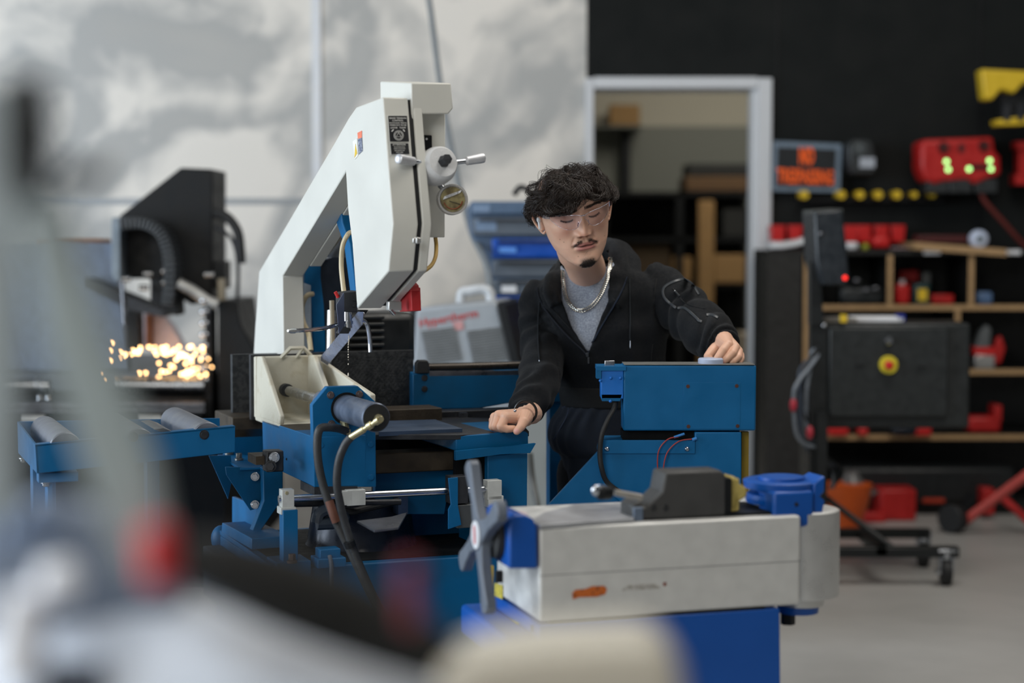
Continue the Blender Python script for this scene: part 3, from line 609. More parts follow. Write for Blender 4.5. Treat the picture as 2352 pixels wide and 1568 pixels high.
# warning sticker on the broad side
B().prism([X(*p)-Vector((.0006,0,0)) for p in ((822,305),(832,300),(832,316),(823,319))],(-.0006,0,0)).done('sticker',mat('warn_orange',(226,120,90)),saw,label='orange warning strip')
B().prism([X(*p)-Vector((.0006,0,0)) for p in ((823,319),(832,316),(834,346),(825,355))],(-.0006,0,0)).done('sticker',mat('warn_navy',(66,76,104),rgb2=(150,156,170),thr=(.5,.55),scale=300),saw,label='navy warning text block')
B().prism([X(*p)-Vector((.0006,0,0)) for p in ((811,325),(821,317),(823,358),(816,366))],(-.0006,0,0)).done('sticker',wprint,saw,label='white warning label')
B().prism([X(*p)-Vector((.0014,0,0)) for p in ((818,330),(822,352),(816,362))],(-.0006,0,0)).done('hazard_triangle',yellow,saw)
# latch and edge hardware
p=fr(952,540,0); p=Y(957,552,p.y-.004); B().box(p,(.018,.006,.012)).box(p+Vector((0,-.004,0)),(.006,.006,.014)).done('latch',alu,saw,bev=.002)
# tension handwheel
hc=Y(1002,383,sf+.0); ax=Vector((.12,-1,.28)).normalized()
hub=B().lathe(hc+ax*-.035,ax,[(0,.026),(.01,.035),(.03,.041),(.05,.0405),(.066,.036),(.07,.032),(.071,0)]).done('tension_handwheel',mat('cast_aluminium',(212,214,216),.5,.15,.06,bump=.15,scale=40),saw)
fc=hc+ax*.036
B().lathe(fc,ax,[(0,.013),(.006,.013),(.012,.011),(.022,.011),(.0225,0)],n=6).done('hub_bolt',dark,hub)
def grip(a,b,c_): 
    h=B().cyl(a,b,.0055,.005).done('handle',chrome,hub)
    B().lathe(b,(c_-b),[(0,.005),(.004,.0095),((c_-b).length*.8,.011),((c_-b).length-.003,.0105),((c_-b).length,.006)]).done('hand_grip',mat('grip_alu',(200,202,206),.4,.5),h)
grip(Y(985,375,sf-.01),Y(952,371,sf-.03),Y(913,364,sf-.055)); grip(Y(1035,374,sf-.01),Y(1068,370,sf-.005),Y(1113,362,sf+.0))
# tension gauge
gc=Y(1039,458,sf+.0); gx=Vector((-.15,-1,.05)).normalized()
gg=B().lathe(gc-gx*.012,gx,[(-.012,.02),(0,.032),(.002,.0335),(.016,.0335),(.019,.0325),(.019,.029),(.014,.0285)]).done('tension_gauge',mat('gauge_rim',(205,203,200),.3,.45,.04),saw)
gc=gc+gx*.0065
B().lathe(gc-gx*.004,gx,[(0,.027),(.0015,.027),(.0016,0)]).done('dial',mat('old_dial',(150,140,100),.4,rgb2=(96,84,58),thr=(.4,.65),scale=60),gg)
right=Vector((1,-.15,0)).normalized(); up_=gx.cross(right)*-1
if up_.z<0: up_=-up_
B().prism([gc+gx*.0005+right*a+up_*b for a,b in ((-.022,-.001),(.016,.014),(.019,.020),(-.019,.006))],gx*.0008).done('sticker',paper,gg)
text([('TENSION 20',.0055,gc+gx*.0018+right*-.0015+up_*.0098,right*.9+up_*.36,up_*.9-right*.36)],'lettering',blkp,gg,extr=.0001)
B().tube([gc+gx*.001+right*-.008+up_*-.004,gc+gx*.001+right*.016+up_*-.011],.0008,n=6).done('needle',black,gg)
B().cyl(Y(1010,425,sf+.02),gc-gx*.01,.006).done('gauge_stem',chrome,gg)
ar=B(); ar.tube([gc+gx*.0005+(right*math.cos(t)+up_*math.sin(t))*.021 for t in [R(-160)+R(150)*k/14 for k in range(15)]],.0012,n=5); ar.done('dial_scale',mat('rust_red',(130,60,30)),gg)
# red limit switch below the head, small bracket and wires
sq=X(925,690,.2); 
sw=B().prism([X(*p,.19) for p in ((919,668),(944,660),(946,714),(918,716))],(.022,0,0)).done('limit_switch',mat('switch_red',(176,36,40),.5),saw,bev=.0015)
B().prism([X(*p,.188) for p in ((928,640),(942,655),(944,668),(930,672))],(.02,0,0)).done('switch_head',mat('switch_red',(176,36,40)),sw,bev=.001)
B().b2(Y(893,692,-.1),Y(917,712,-.08)).done('switch_bracket',alu,saw,bev=.002)
B().cyl(Y(897,712,-.1),Y(906,722,-.1),.004).done('bolt',chrome,saw)
amber=mat('amber_hose',(190,156,84),.35,0,.06); clearh=mat('cream_hose',(196,182,150),.4,0,.06)
B().tube(smooth_path([Y(1000,545,sf+.1),Y(1002,565,sf+.1),Y(1000,590,sf+.08),Y(990,610,sf+.05),Y(970,625,sf+.03)],6),.0045).done('coolant_hose',amber,saw)
B().tube(smooth_path([X(812,533,.17),X(800,537,.14),X(787,565,.13),X(784,610,.13),X(788,655,.13),X(793,690,.13)],6),.0058).done('coolant_hose',clearh,saw)
B().tube(smooth_path([X(718,675,.2),X(704,680,.18),X(694,705,.17),X(697,740,.17),X(708,765,.17),X(714,805,.17)],6),.0068).done('coolant_hose',clearh,saw)
# blue lift frame seen through the bow
s7=.78
bb=blue
B().prism([Y(*p,s7) for p in ((700,612),(722,584),(737,600),(737,640),(744,700),(750,830),(720,830),(715,700),(699,660))],(0,.08,0)).done('lift_frame',bb,saw,bev=.003)
B().prism([Y(*p,.3) for p in ((783,492),(803,462),(812,520),(830,705),(822,705),(803,560),(786,512))],(0,.05,0)).done('frame_strut',bb,saw,bev=.003)
B().prism([Y(*p,.82) for p in ((734,600),(800,580),(815,600),(830,830),(745,830))],(0,.04,0)).done('shaded_plate',mat('shaded_navy',(12,28,44),.5),saw)  # dark navy stands in for the shade inside the bow
B().prism([X(*p,.22) for p in ((735,584),(740,584),(792,512),(786,508))],(.02,0,0)).done('trim_strip',castw,saw)
B().prism([X(*p,.25) for p in ((740,590),(795,515),(800,592))],(.02,0,0)).done('inner_plate',dark,saw)
B().prism([Y(*p,s7-.03) for p in ((700,650),(714,655),(716,830),(700,830))],(0,.01,0)).done('frame_flange',mat('pale_blue_enamel',(178,194,212),.4),saw)
B().cyl(Y(762,690,.5),Y(764,810,.5),.006).done('lift_rod',mat('dull_cream',(150,140,120)),saw)
B().cyl(Y(765,712,.6),Y(763,812,.6),.016).done('lift_cylinder',chrome,saw)
B().b2(Y(790,720,.75),Y(905,830,.95)).done('drive_motor',mat('motor_black',(24,27,28),.5),saw,bev=.02)
mt=B()
for i in range(6): mt.b2(Y(800,726+i*16,.735),Y(880,732+i*16,.75))
mt.done('motor_fins',mat('motor_fin',(42,44,44),.5),saw,bev=.003)
B().tube(smooth_path([Y(832,735,.3),Y(843,745,.3),Y(849,775,.3),Y(851,808,.3)],5),.0055).done('chrome_tube',chrome,saw)
# blade guide arm, bearing, blade, flexible coolant nozzle
s0=.06
ga=B().prism([Y(*p,s0) for p in ((790,672),(828,668),(829,690),(820,700),(820,716),(791,716))],(0,.07,0)).done('guide_block',dark,saw,bev=.0015)
B().prism([Y(*p,s0) for p in ((790,672),(791,716),(792,766),(779,766),(773,700)) ],(0,.004,0)).done('guide_plate',mat('blued_steel',(84,92,116),.4,.6,.08),ga)
B().prism([Y(*p,s0-.001) for p in ((779,766),(790,750),(806,754),(801,766))],(0,.03,0)).done('guide_foot',dark,ga)
gb=B(); gt=Y(799,716,s0+.01); gb.lathe(gt,(0,0,-1),[(0,.0095),(.02,.0095),(.0205,.012),(.027,.012),(.0275,.010),(.036,.010)]); gb.done('guide_roller',chrome,ga)
B().cyl(gt-Vector((0,0,.034)),gt-Vector((0,0,.044)),.0065,n=6).done('roller_nut',chrome,ga)
for x,y in ((814,688),(813,702)): bolt(ga,Y(x,y,s0),(0,-1,0),.003,.003,dark,hexa=False)
B().prism([Y(*p,s0+.02) for p in ((827,712),(846,712),(836,726),(826,735))],(0,.02,0)).done('guide_clamp',black,saw)
bolt(saw,Y(833,722,s0+.01),(0,-1,0),.004,.008,chrome,hexa=False)
bm_=mat('blade_steel',(158,170,200),.3,.6,.12,scale=40)
bld=B(); b0=Y(826,714,.02); b1=Y(736,826,.50); 
bld.prism([Y(822,716,.03),Y(834,716,.03),Y(832,745,.045),Y(752,838,.5),Y(737,828,.5),Y(737,818,.5)],(.0012,.0,0)).done('saw_blade',bm_,saw,sharp=20)
nz=smooth_path([Y(780,743,.09),Y(760,750,.05),Y(735,755,.0),Y(700,758,-.04),Y(674,759,-.06)],8)
fx=B().tube(nz,[.0042+.0006*(i%2) for i in range(len(nz))],n=10).done('flexible_nozzle',chrome,ga)
B().lathe(Y(677,759,-.06),Y(656,759.5,-.075)-Y(677,759,-.06),[(0,.006),(.012,.006),(.018,.004),(.0215,.0025)]).done('nozzle_tip',alu,fx)
rv=B().cyl(Y(777,683,.1),Y(770,670,.1),.004).done('red_lever',mat('lever_red',(190,40,40)),ga)
# coolant drops
dp=B()
for y,r in ((780,.0008),(786,.001),(792,.001),(797,.0014),(803,.0014),(808,.0009),(814,.0014),(820,.0013),(826,.0008),(836,.0014),(858,.0014),(861,.0017)): dp.sph(Y(800,y,.07),r,(1,1,1.5),8,6)
dp.tube([Y(801,770,.07),Y(801.5,782,.07),Y(800,792,.07)],.0009,n=6)
for v_ in dp.bm.verts: v_.co=F.glob(v_.co)
tag(dp.done('coolant_drops',mat('milky_coolant',(225,215,195),.2),label='thin stream of coolant drops falling from the blade guide'),cat='coolant',kind='stuff')
# ---- vise and front hydraulic cylinder
hyd=blue
sv=.555
pr=[(589,818),(599,818),(603,826),(643,953),(655,952),(655,962),(642,976),(588,957)]
jw=B()
ribp=[X(x,y,0.0) for x,y in ((589,818),(599,818),(643,955),(642,976),(588,957))]
jw.prism(ribp,(.012,0,0))
r2=Y(702,820,sv).x; r3=Y(737,832,sv).x; 
top=X(589,818,0); bot=X(642,976,0); fb_=X(643,955,0)
jw.prism([Vector((r2,p.y,p.z)) for p in ribp],(.014,0,0))
jw.b2((0,sv-.01,bot.z-.005),(r3+.02,sv+.012,top.z-.002))
jw.b2((0,bot.y,bot.z-.012),(r3+.01,sv,bot.z+.004))
jw.prism([X(737,828,r3),X(800,872,r3),X(850,905,r3),X(850,925,r3),X(737,900,r3)],(.014,0,0))
cast=jw.done('moving_jaw',castw,saw,bev=.004,seg=3)
lp=[(r2-.055,top.z-.004),(r2-.035,top.z+.022),(r2-.005,top.z+.022),(r2+.02,top.z-.004)]
B().tube([Vector((a,sv-.02,b)) for a,b in ((r2-.07,top.z-.006),(r2-.045,top.z+.018),(r2-.01,top.z+.018),(r2+.012,top.z-.006))],.0055,n=4).tube([Vector((r2-.03,sv-.02,top.z-.006)),Vector((r2-.012,sv-.02,top.z+.018))],.004,n=4).done('lifting_loop',castw,cast)
jf=mat('jaw_steel',(44,47,50),.5,.6,.25,bump=.5,scale=90,rgb2=(66,68,70),thr=(.4,.6))
B().b2(Y(572,814,sv+.03),Y(737,958,sv+.012)).done('jaw_face',dark,cast)
fj=B().b2(Y(533,814,sv+.16),Y(745,960,sv+.18)).done('fixed_jaw_plate',jf,saw,bev=.001)
fj2=B().b2(Y(760,808,sv+.05),Y(945,945,sv+.07)).done('fixed_jaw_plate',jf,saw,bev=.001)
# diamond knurling on the right plate
kn=B(); a=Y(765,815,sv+.048); b_=Y(940,938,sv+.048); nx,nz=34,20
for i in range(nx):
    for j in range(nz):
        if (i+j)%2: continue
        cx_=a.x+(b_.x-a.x)*i/nx; cz=b_.z+(a.z-b_.z)*j/nz
        kn.prism([Vector((cx_-.0022,sv+.0495,cz)),Vector((cx_,sv+.0495,cz-.0022)),Vector((cx_+.0022,sv+.0495,cz)),Vector((cx_,sv+.0495,cz+.0022))],(0,-.0008,0))
kn.done('knurling',mat('knurl_steel',(58,60,60),.5,.5),fj2)
# side block + front plate
zT=X(642,976,0).z
blk=B().prism([X(*p,0) for p in ((602,964),(722,1003),(722,1119),(700,1108),(645,1082),(645,1066),(612,1058),(604,1040))],(.12,0,0)).done('vise_body',blue,saw,bev=.002)
B().b2((.002,.02,zT-.004),(.11,X(610,965,0).y,zT+.001)).done('slide_way',brown,saw)
B().b2((.0,-.0,X(700,1108,0).z-.02),(.10,.12,X(700,1108,0).z)).done('gib_plate',dark,saw)
FPt=[(717,930),(752,888),(822,886),(862,922),(864,1118),(722,1118)]
fp=B().prism([Y(*p,-.0) for p in FPt],(0,.022,0)).done('cylinder_plate',hyd,saw,bev=.0015)
cc=Y(796,938,0)
B().lathe(cc+Vector((0,-.001,0)),(0,1,0),[(0,.0365),(.001,.0365),(.002,.03)]).done('bore_ring',black,fp)
ce=X(864,961,cc.x); L0=cc.y-ce.y
cy=B().lathe(cc+Vector((0,.0,0)),(0,-1,0),[(-.02,.031),(L0*.85,.031),(L0*.86,.0315),(L0-.003,.0315),(L0,.029),(L0+.0002,.0)],n=40).done('hydraulic_cylinder',mat('cylinder_blue_grey',(98,108,126),.38,.4,.12,bump=.08,scale=30),saw)
B().lathe(cc+Vector((0,-L0-.0003,0)),(0,-1,0),[(0,.0295),(.001,.0295),(.0012,.014),(.0012,0)]).done('end_cap',rubber,cy)
B().cyl(cc+Vector((0,.02,0)),cc+Vector((0,.19,0)),.027).done('cylinder_barrel',mat('cylinder_blue_grey',(66,74,88)),saw)
B().cyl(cc+Vector((0,.12,0)),cc+Vector((0,.50,0)),.0125).done('piston_rod',chrome,saw)
B().cyl(cc+Vector((0,.52,0)),cc+Vector((0,.546,0)),.016).done('rod_boss',dark,saw)
for x,y in ((759,907),(825,905),(761,973)): bolt(fp,Y(x,y,0),(0,-1,0),.0062,.010,mat('socket_bolt',(112,100,98),.4,.7),hexa=False)
for x,y in ((737,1022),(851,1020),(734,1101),(852,1096)): bolt(fp,Y(x,y,0),(0,-1,0),.0058,.004,blue,hexa=False)
# brass fittings & hoses
e=cc+Vector((0,-L0,0)); f0=e+Vector((.008,-.012,-.002))
ft1=B().lathe(e+Vector((.004,-.001,-.001)),(-.03,-.35,.0),[(0,.009),(.012,.009),(.02,.007),(.026,.007)],n=12)
pA=e+Vector((-.002,-.028,-.002)); pB=Y(806,1004,-.20)
dv=(pB-pA)
ft1.lathe(pA,dv,[(0,.0085),(.01,.0085),(.012,.006),(.02,.006),(.021,.0085),(.032,.0085),(.034,.0055),(.042,.0055),(.043,.0075),(dv.length,.0075)],n=12)
ft1.done('hose_fitting',brass,saw,bev=.0005)
hose=mat('hydraulic_hose',(46,48,50),.5,0,.15,bump=.25,scale=80)
B().tube(smooth_path([pB,Y(792,1022,-.19),Y(778,1060,-.18),Y(774,1110,-.17),Y(782,1160,-.16),Y(795,1210,-.15),Y(815,1270,-.15),Y(845,1340,-.15),Y(875,1400,-.15),Y(910,1462,-.15),Y(940,1540,-.14),Y(960,1640,-.13)],8),.0088,n=12).done('hydraulic_hose',hose,saw)
B().tube(smooth_path([Y(795,990,-.02),Y(778,984,-.05),Y(752,981,-.09),Y(735,985,-.1),Y(729,1010,-.1),Y(731,1060,-.1),Y(744,1120,-.1),Y(768,1190,-.11),Y(795,1245,-.12),Y(828,1315,-.13),Y(862,1385,-.13),Y(895,1450,-.13),Y(925,1540,-.12),Y(940,1640,-.12)],8),.0092,n=12).done('hydraulic_hose',hose,saw)
B().tube(smooth_path([Y(756,1150,-.113),Y(765,1178,-.1195),Y(772,1198,-.1205)],6),.0097,n=12).done('hose_scuff',mat('rusty_hose',(96,58,44),.6),saw,label='rust-orange worn patch on the hose')
B().tube(smooth_path([Y(795,990,-.02),Y(793,977,-.01),Y(787,968,.002)],4),.008,n=10).lathe(Y(795,986,-.02),(0,0,-1),[(0,.0105),(.01,.0105)],n=6).done('hose_fitting',brass,saw)
B().tube([Y(801,1243,-.157),Y(806,1256,-.157)],.0125).done('hose_tie',black,saw)
# ---- table
sl=mat('table_slate_blue',(70,88,114),.4,.5,.1,scale=10)
zS=.875
Zp=lambda x,y,z=zS: Z(x,y,z)
B().prism([Zp(*p) for p in ((870,992),(1062,984),(1000,963),(880,966))],(0,0,-.01)).done('table_plate',sl,saw)
B().prism([Zp(*p,zS-.008) for p in ((862,998),(1050,998),(1215,990),(1190,962),(985,955),(862,958))],(0,0,-.012)).done('table_bed',dark,saw,bev=.001)
c0=Y(1047,999,.25); 
fy=Zp(1048,1000,.865); fx1=F.Y(1213,990,fy.y)
tb=B().prism([Y(*p,fy.y) for p in ((1047,1000),(1207,990),(1214,996),(1214,1026),(1047,1036))],(0,.25,0)).done('table_front',blue_w,saw,bev=.003)
B().prism([Y(*p,fy.y-.02) for p in ((1047,1036),(1214,1020),(1231,1018),(1218,1040),(1150,1043),(1047,1057))],(0,.012,0)).done('drip_lip',blue_w,saw)
B().b2(Y(866,942,.38),Y(986,966,.48)).done('wear_bar',brown,saw,bev=.002)
B().b2(Y(986,946,.44),Y(1185,968,.5)).done('stop_bar',dark,saw,bev=.002)
B().b2(Y(1058,948,.42),Y(1070,966,.435)).done('stop_pin',steel,saw)
# cavity interior, cross rails
nav=blue_w; cav=mat('shade_black',(10,12,14),.7,spec=.15)  # near-black colour puts shade into the saw's cavity panels
B().prism([Y(*p,.15) for p in ((862,1072),(1050,1068),(1032,1110),(1020,1180),(862,1180))],(0,.02,0)).done('lower_panel',nav,saw)
B().b2(Y(862,1043,.12),Y(1030,1070,.2)).done('rusty_rail',brown,saw,bev=.003)
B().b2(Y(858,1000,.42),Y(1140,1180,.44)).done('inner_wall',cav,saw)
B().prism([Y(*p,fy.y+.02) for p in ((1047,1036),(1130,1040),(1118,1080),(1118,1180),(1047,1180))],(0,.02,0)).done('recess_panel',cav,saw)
col_=B().prism([Y(*p,fy.y) for p in ((1120,1046),(1212,1040),(1210,1270),(1120,1270))],(0,.2,0)).done('support_column',blue_w,saw,bev=.002)
# left end: anvil blocks, bracket, bolts
B().b2(Y(533,958,.60),Y(600,985,.80)).done('anvil_block',brown,saw,bev=.003)
B().b2(Y(536,985,.60),Y(580,1048,.72)).done('anvil_leg',blue_w,saw,bev=.002)
z5=Y(560,1060,.45).z
br=B().prism([Z(*p,z5) for p in ((500,1044),(552,1074),(606,1072),(572,1046),(545,1040))],(0,0,-.006)).done('bracket_flange',blue,saw,bev=.001)
fl=Z(552,1074,z5); 
B().prism([Y(*p,fl.y+.005) for p in ((518,1072),(600,1072),(604,1080),(600,1165),(575,1172),(520,1090))],(0,.006,0)).done('bracket_gusset',nav,br,bev=.001)
B().prism([Y(*p,fl.y+.12) for p in ((480,1046),(530,1046),(535,1090),(524,1145))],(0,.006,0)).done('bracket_gusset',blue_w,br)
for x,y in ((549,1057),(526,1044)):
    c=Z(x,y,z5); bolt(br,c,(0,0,1),.008,.018,mat('rusted_bolt',(120,122,120),.4,.7))
for x,y in ((586,1094),(586,1158)): bolt(br,Y(x,y,fl.y),(-.3,-1,0),.008,.012,chrome)
B().prism([Y(*p,.30) for p in ((604,1075),(650,1080),(650,1145),(590,1232),(575,1232),(606,1150))],(0,.03,0)).done('support_arm',nav,saw,bev=.002)
B().prism([X(*p,Y(600,1180,.3).x) for p in ((533,1140),(600,1165),(590,1230),(545,1205),(533,1200))],(.01,0,0)).done('support_web',blue,saw,bev=.002)
B().b2(Y(612,1036,.1),Y(642,1078,.14)).done('stop_block',dark,saw,bev=.003)
bolt(saw,Y(630,1050,.09),(-.2,-1,0),.009,.012,chrome); bolt(saw,Y(622,1070,.09),(-.4,-1,0),.01,.012,dark)
B().b2(Y(588,1048,.12),Y(625,1056,.2)).done('slide_plate',brown,saw)
for x in (651,659): B().cyl(X(x,1050+ (x-651)*.5,-.0005),X(x,1050+(x-651)*.5,.002),.003).done('plate_hole',black,saw)
# ---- base box
zB=Y(620,1306,0.0).z
bt=[Z(*p,zB) for p in ((482,1226),(500,1212),(620,1308),(1105,1270),(1230,1262),(1200,1190),(560,1200))]
def ztop(x,y): return Z(x,y,zB)
A=ztop(620,1308); Lf=ztop(482,1226)
y0=A.y
base=B(); base.b2((A.x,y0,0.05),(Y(1260,1260,y0).x,Lf.y+.01,zB)); base=base.done('saw_base',blue_w,saw,bev=.004)
B().b2((A.x+.03,y0+.03,zB),(Y(1200,1260,y0).x,Lf.y-.02,zB+.002)).done('chip_pan',mat('oily_pan',(16,19,22),.7,0,spec=.2),saw)
B().b2((A.x-.0,y0,zB-.0),(A.x+.02,Lf.y,zB+.012)).done('base_rim',blue,saw,bev=.002)
B().b2((A.x-.045,y0+.04,zB-.14),(A.x-.002,Lf.y-.04,zB-.022)).done('side_channel',mat('slate_channel',(60,72,84),.5),saw,bev=.003)
B().sph((A.x+.008,Lf.y-.01,zB-.012),.026,(1,1,1.3)).done('rounded_corner',bb,saw)
B().prism([X(*p,Y(590,1200,.32).x-.05) for p in ((510,1200),(578,1236),(578,1262),(508,1222))],(.09,0,0)).done('foot_block',blue,saw,bev=.002)
# posts and guide rod
def post(px0,px1,px2,y0_,y1_,s): 
    a=Y(px1,y0_,s); b=Y(px2,y1_,s); wdt=b.x-a.x
    return B().b2((a.x,s,b.z),(b.x,s+wdt,a.z))
p1=post(637,650,685,1172,1298,-.02).done('guide_post',blue,saw,bev=.0015)
B().b2(Y(636,1292,-.03),Y(690,1308,.06)).done('post_foot',blue,p1,bev=.001)
bolt(p1,Y(671,1292,-.045),(0,0,1),.0085,.02,mat('rusted_bolt2',(92,76,72),.5,.5))
wb_=B().b2(Y(645,1166,-.015),Y(671,1175,.02)).b2(Y(648,1125,-.012),Y(669,1168,.015)).done('rod_block',mat('pale_block',(205,208,204),.4,.2),p1,bev=.0008)
bolt(wb_,Y(659,1132,-.012),(0,-1,0),.003,.002,brass,hexa=False)
sr=.0
ra=Y(640,1146,sr); rb_=Y(1138,1122,sr+.0)
zr=ra.z; B().cyl(ra,Vector((rb_.x,sr,rb_.z)),.0082).done('guide_rod',chrome,saw)
B().b2(Y(785,1128,-.02),Y(797,1154,.02)).b2(Y(797,1126,-.02),Y(828,1154,.02)).done('slide_block',mat('pale_block',(205,208,204)),saw,bev=.001)
B().b2(Y(1120,1104,-.015),Y(1142,1142,.015)).b2(Y(1122,1140,-.015),Y(1146,1160,.015)).done('rod_block',mat('pale_block',(205,208,204)),saw,bev=.0008)
B().cyl(Y(640,1158,.04),Y(920,1152,.04),.007).done('lower_rod',dark,saw)
# stop bracket hanging on the rod
B().prism([Y(*p,-.03) for p in ((1030,1098),(1052,1096),(1052,1160),(1060,1205),(1030,1215),(1030,1170),(1036,1158))],(0,.005,0)).done('stop_tab',blue,saw,bev=.0008)
B().b2(Y(1036,1095,-.02),Y(1062,1150,.02)).done('stop_clamp',dark,saw,bev=.001); B().b2(Y(1050,1160,-.02),Y(1078,1205,.02)).done('stop_housing',mat('stop_grey',(66,70,72),.5),saw,bev=.002)
# turntable and mechanics under the table
tc_=Y(830,1230,.25); B().lathe(Vector((tc_.x,.25,zB)),(0,0,1),[(0,.135),(.01,.13),(.10,.115),(.105,.1),(.108,0)],n=48).done('turntable',mat('turntable_blue_black',(14,26,44),.3,.3),saw)
B().lathe(Vector((Y(765,1180,.1).x,.12,zB+.08)),(0,0,1),[(0,.03),(.02,.04),(.05,.04),(.07,.02)]).done('swivel_hub',dark,saw)
B().prism([Z(*p,zB+.112) for p in ((820,1200),(900,1190),(935,1180),(915,1215),(860,1222))],(0,0,.004)).done('steel_offcut',steel,saw)
B().tube(smooth_path([Y(725,1195,.05),Y(735,1175,.04),Y(760,1162,.04),Y(800,1175,.04),Y(850,1165,.08),Y(915,1150,.1)],6),.008).done('lower_hose',rubber,saw)
B().tube([Y(700,1148,.15),Y(905,1140,.18)],.012).done('cross_shaft',dark,saw)
B().tube(smooth_path([Y(728,1200,-.0),Y(735,1178,-.0),Y(765,1170,-.0),Y(790,1190,-.0),Y(770,1200,0),Y(728,1203,0)],5),.014).done('clamp_lever',mat('lever_slate',(34,44,56),.4),saw)
B().b2(Y(915,1140,.1),Y(925,1175,.14)).done('bright_bar',mat('slate_bar',(56,72,96),.4,.5),saw)
B().b2(Y(905,1180,.3),Y(1145,1240,.42)).done('rear_frame',nav,saw)
# small connector box & cable
B().b2(Y(735,1262,-.04),Y(771,1284,.0)).b2(Y(730,1284,-.05),Y(778,1291,.01)).done('connector_box',bb,saw,bev=.002)
B().tube(smooth_path([Y(757,1275,-.045),Y(761,1300,-.055),Y(762,1350,-.06),Y(761,1420,-.06)],5),.0048).done('connector_cable',mat('cable_slate',(70,80,96)),saw)
# rear in-feed beam with roller, beyond the table
F2=Fr(P(948,900,4.75),10); F2.o.z=0
rb2=thing('feed_conveyor',F2,'blue feed conveyor beam with a long steel roller behind the saw table','conveyor')
G=lambda x,y,s=0: F2.Y(x,y,s)
B().prism([G(*p) for p in ((948,858),(1300,845),(1300,925),(1200,920),(1100,938),(948,941))],(0,.3,0)).done('side_beam',blue_w,rb2,bev=.003)
B().prism([G(*p,-.01) for p in ((956,858),(956,835),(962,828),(982,828),(986,835),(986,857))],(0,.04,0)).done('bearing_pad',rubber,rb2,bev=.002)
B().cyl(G(985,845,.04),G(1300,838,.04),.0125).done('roller',mat('oily_roller',(64,60,56),.3,.8),rb2)
B().b2(G(986,853,.0),G(1300,858,.02)).done('wear_strip',steel,rb2)
for x,y in ((975,868),(975,893)): bolt(rb2,G(x,y,0),(0,-1,0),.006,.004,dark,hexa=False)
gl_=G(1100,938); 
for x in (1000,1280): B().b2((G(x,900).x,.1,0),(G(x,900).x+.05,.15,gl_.z+.01)).done('leg',nav,rb2)
# ---------- operator console ----------
KY=4.36; F=Fr((P(1570,1000,KY).x,KY,0),0); G=lambda x,y,s=0: F.Y(x,y,s)
co=thing('control_console',F,'blue control console box on a sloping blue pedestal in front of the worker','console')
B().b2(G(1432,839),Vector((G(1736,989).x,.095,G(1736,989).z))).done('console_box',blue,co,bev=.004)
B().prism([G(1434,838,.0),G(1734,838,.0),G(1734,838,.0)+Vector((0,.094,0)),G(1434,838,.0)+Vector((0,.094,0))],(0,0,.0012)).done('top_panel',mat('scuffed_panel',(112,114,112),.5,.2),co)
for x,y in ((1580,887),(1692,886),(1581,979),(1694,978)):
    B().lathe(G(x,y,.0002),(0,-1,0),[(0,.0046),(.002,.0042),(.0021,0)],n=14).done('screw',mat('rusty_screw',(84,52,44),.6,.4),co)
B().b2(G(1570,878,-.0006),G(1700,985,.0)).done('access_panel',blue,co,bev=.0004)
kc=G(1645,838,.055); kz=kc.z
kn=B(); kn.lathe(Vector((G(1632,838,.04).x,.04,kz)),(0,0,1),[(0,.030),(.015,.030),(.018,.027),(.0185,0)],n=40).done('control_knob',mat('pale_blue_knob',(176,188,214),.4,0,.03),co,bev=.001)
# switch box with chrome toggle
swb=B().b2(G(1381,846,.0),G(1428,910,.07)).done('switch_box',bblue_:=mat('switch_blue',(8,104,190),.45,0,.05),co,bev=.002)
B().prism([G(*p,.0) for p in ((1381,906),(1428,906),(1424,921),(1383,921))],(0,.06,0)).done('box_base',nav,swb)
B().b2(G(1371,841,-.005),G(1433,845,.08)).done('top_plate',blue,co); B().b2(G(1370,845,-.004),G(1379,866,.04)).done('side_tab',nav,co)
B().b2(G(1389,828,.02),G(1411,842,.035)).done('toggle_plate',chrome,co,bev=.001)
B().cyl(G(1392,828,.025),G(1392,842,.025),.004).done('toggle_stem',chrome,co)
for x,y in ((1403,868),(1425,868),(1379,874),(1402,921)): B().sph(G(x,y,-.001),.0038).done('rivet',bblue_,co)
B().tube(smooth_path([G(1414,912,.02),G(1412,935,.01),G(1396,965,-.01),G(1382,1000,-.02),G(1378,1040,-.02),G(1382,1075,-.02),G(1393,1105,-.01),G(1420,1128,.0),G(1440,1140,.02)],8),.0062,n=12).done('control_cable',rubber,co)
# pedestal
zz=lambda y:G(0,y).z
B().prism([G(*p,.0) for p in ((1596,992),(1703,992),(1703,1200),(1480,1200),(1385,1120),(1376,1040),(1382,1012),(1596,1012))],(0,.12,0)).done('pedestal_front',blue,co,bev=.003)
B().prism([G(*p,.01) for p in ((1378,1032),(1390,1120),(1500,1200),(1703,1200),(1703,1330),(1130,1330),(1246,1174))],(0,.02,0)).done('sloping_panel',blue,co,bev=.001)
B().b2(G(1384,1011,-.004),G(1596,1041,.0)).done('upper_strip',blue,co,bev=.0008)
for x in (1394,1578):
    B().lathe(G(x,1031,-.004),(0,-1,0),[(0,.0062),(.002,.0055),(.004,.003),(.0042,0)],n=18).done('screw',chrome,co)
B().b2((G(1250,1200).x,.03,.02),(G(1700,1200).x,.28,zz(1325))).done('pedestal_base',blue,co)
B().b2(G(1704,992,.03),G(1716,1200,.05)).done('yellow_strip',mat('ochre_strip',(134,112,24),.6),co)
B().b2(G(1430,990,.02),G(1596,1010,.10)).done('shadow_gap',mat('shade_black',(10,12,14),.7),co)  # black block painted as the shadow under the console box
wr=mat('red_wire',(150,44,44),.5)
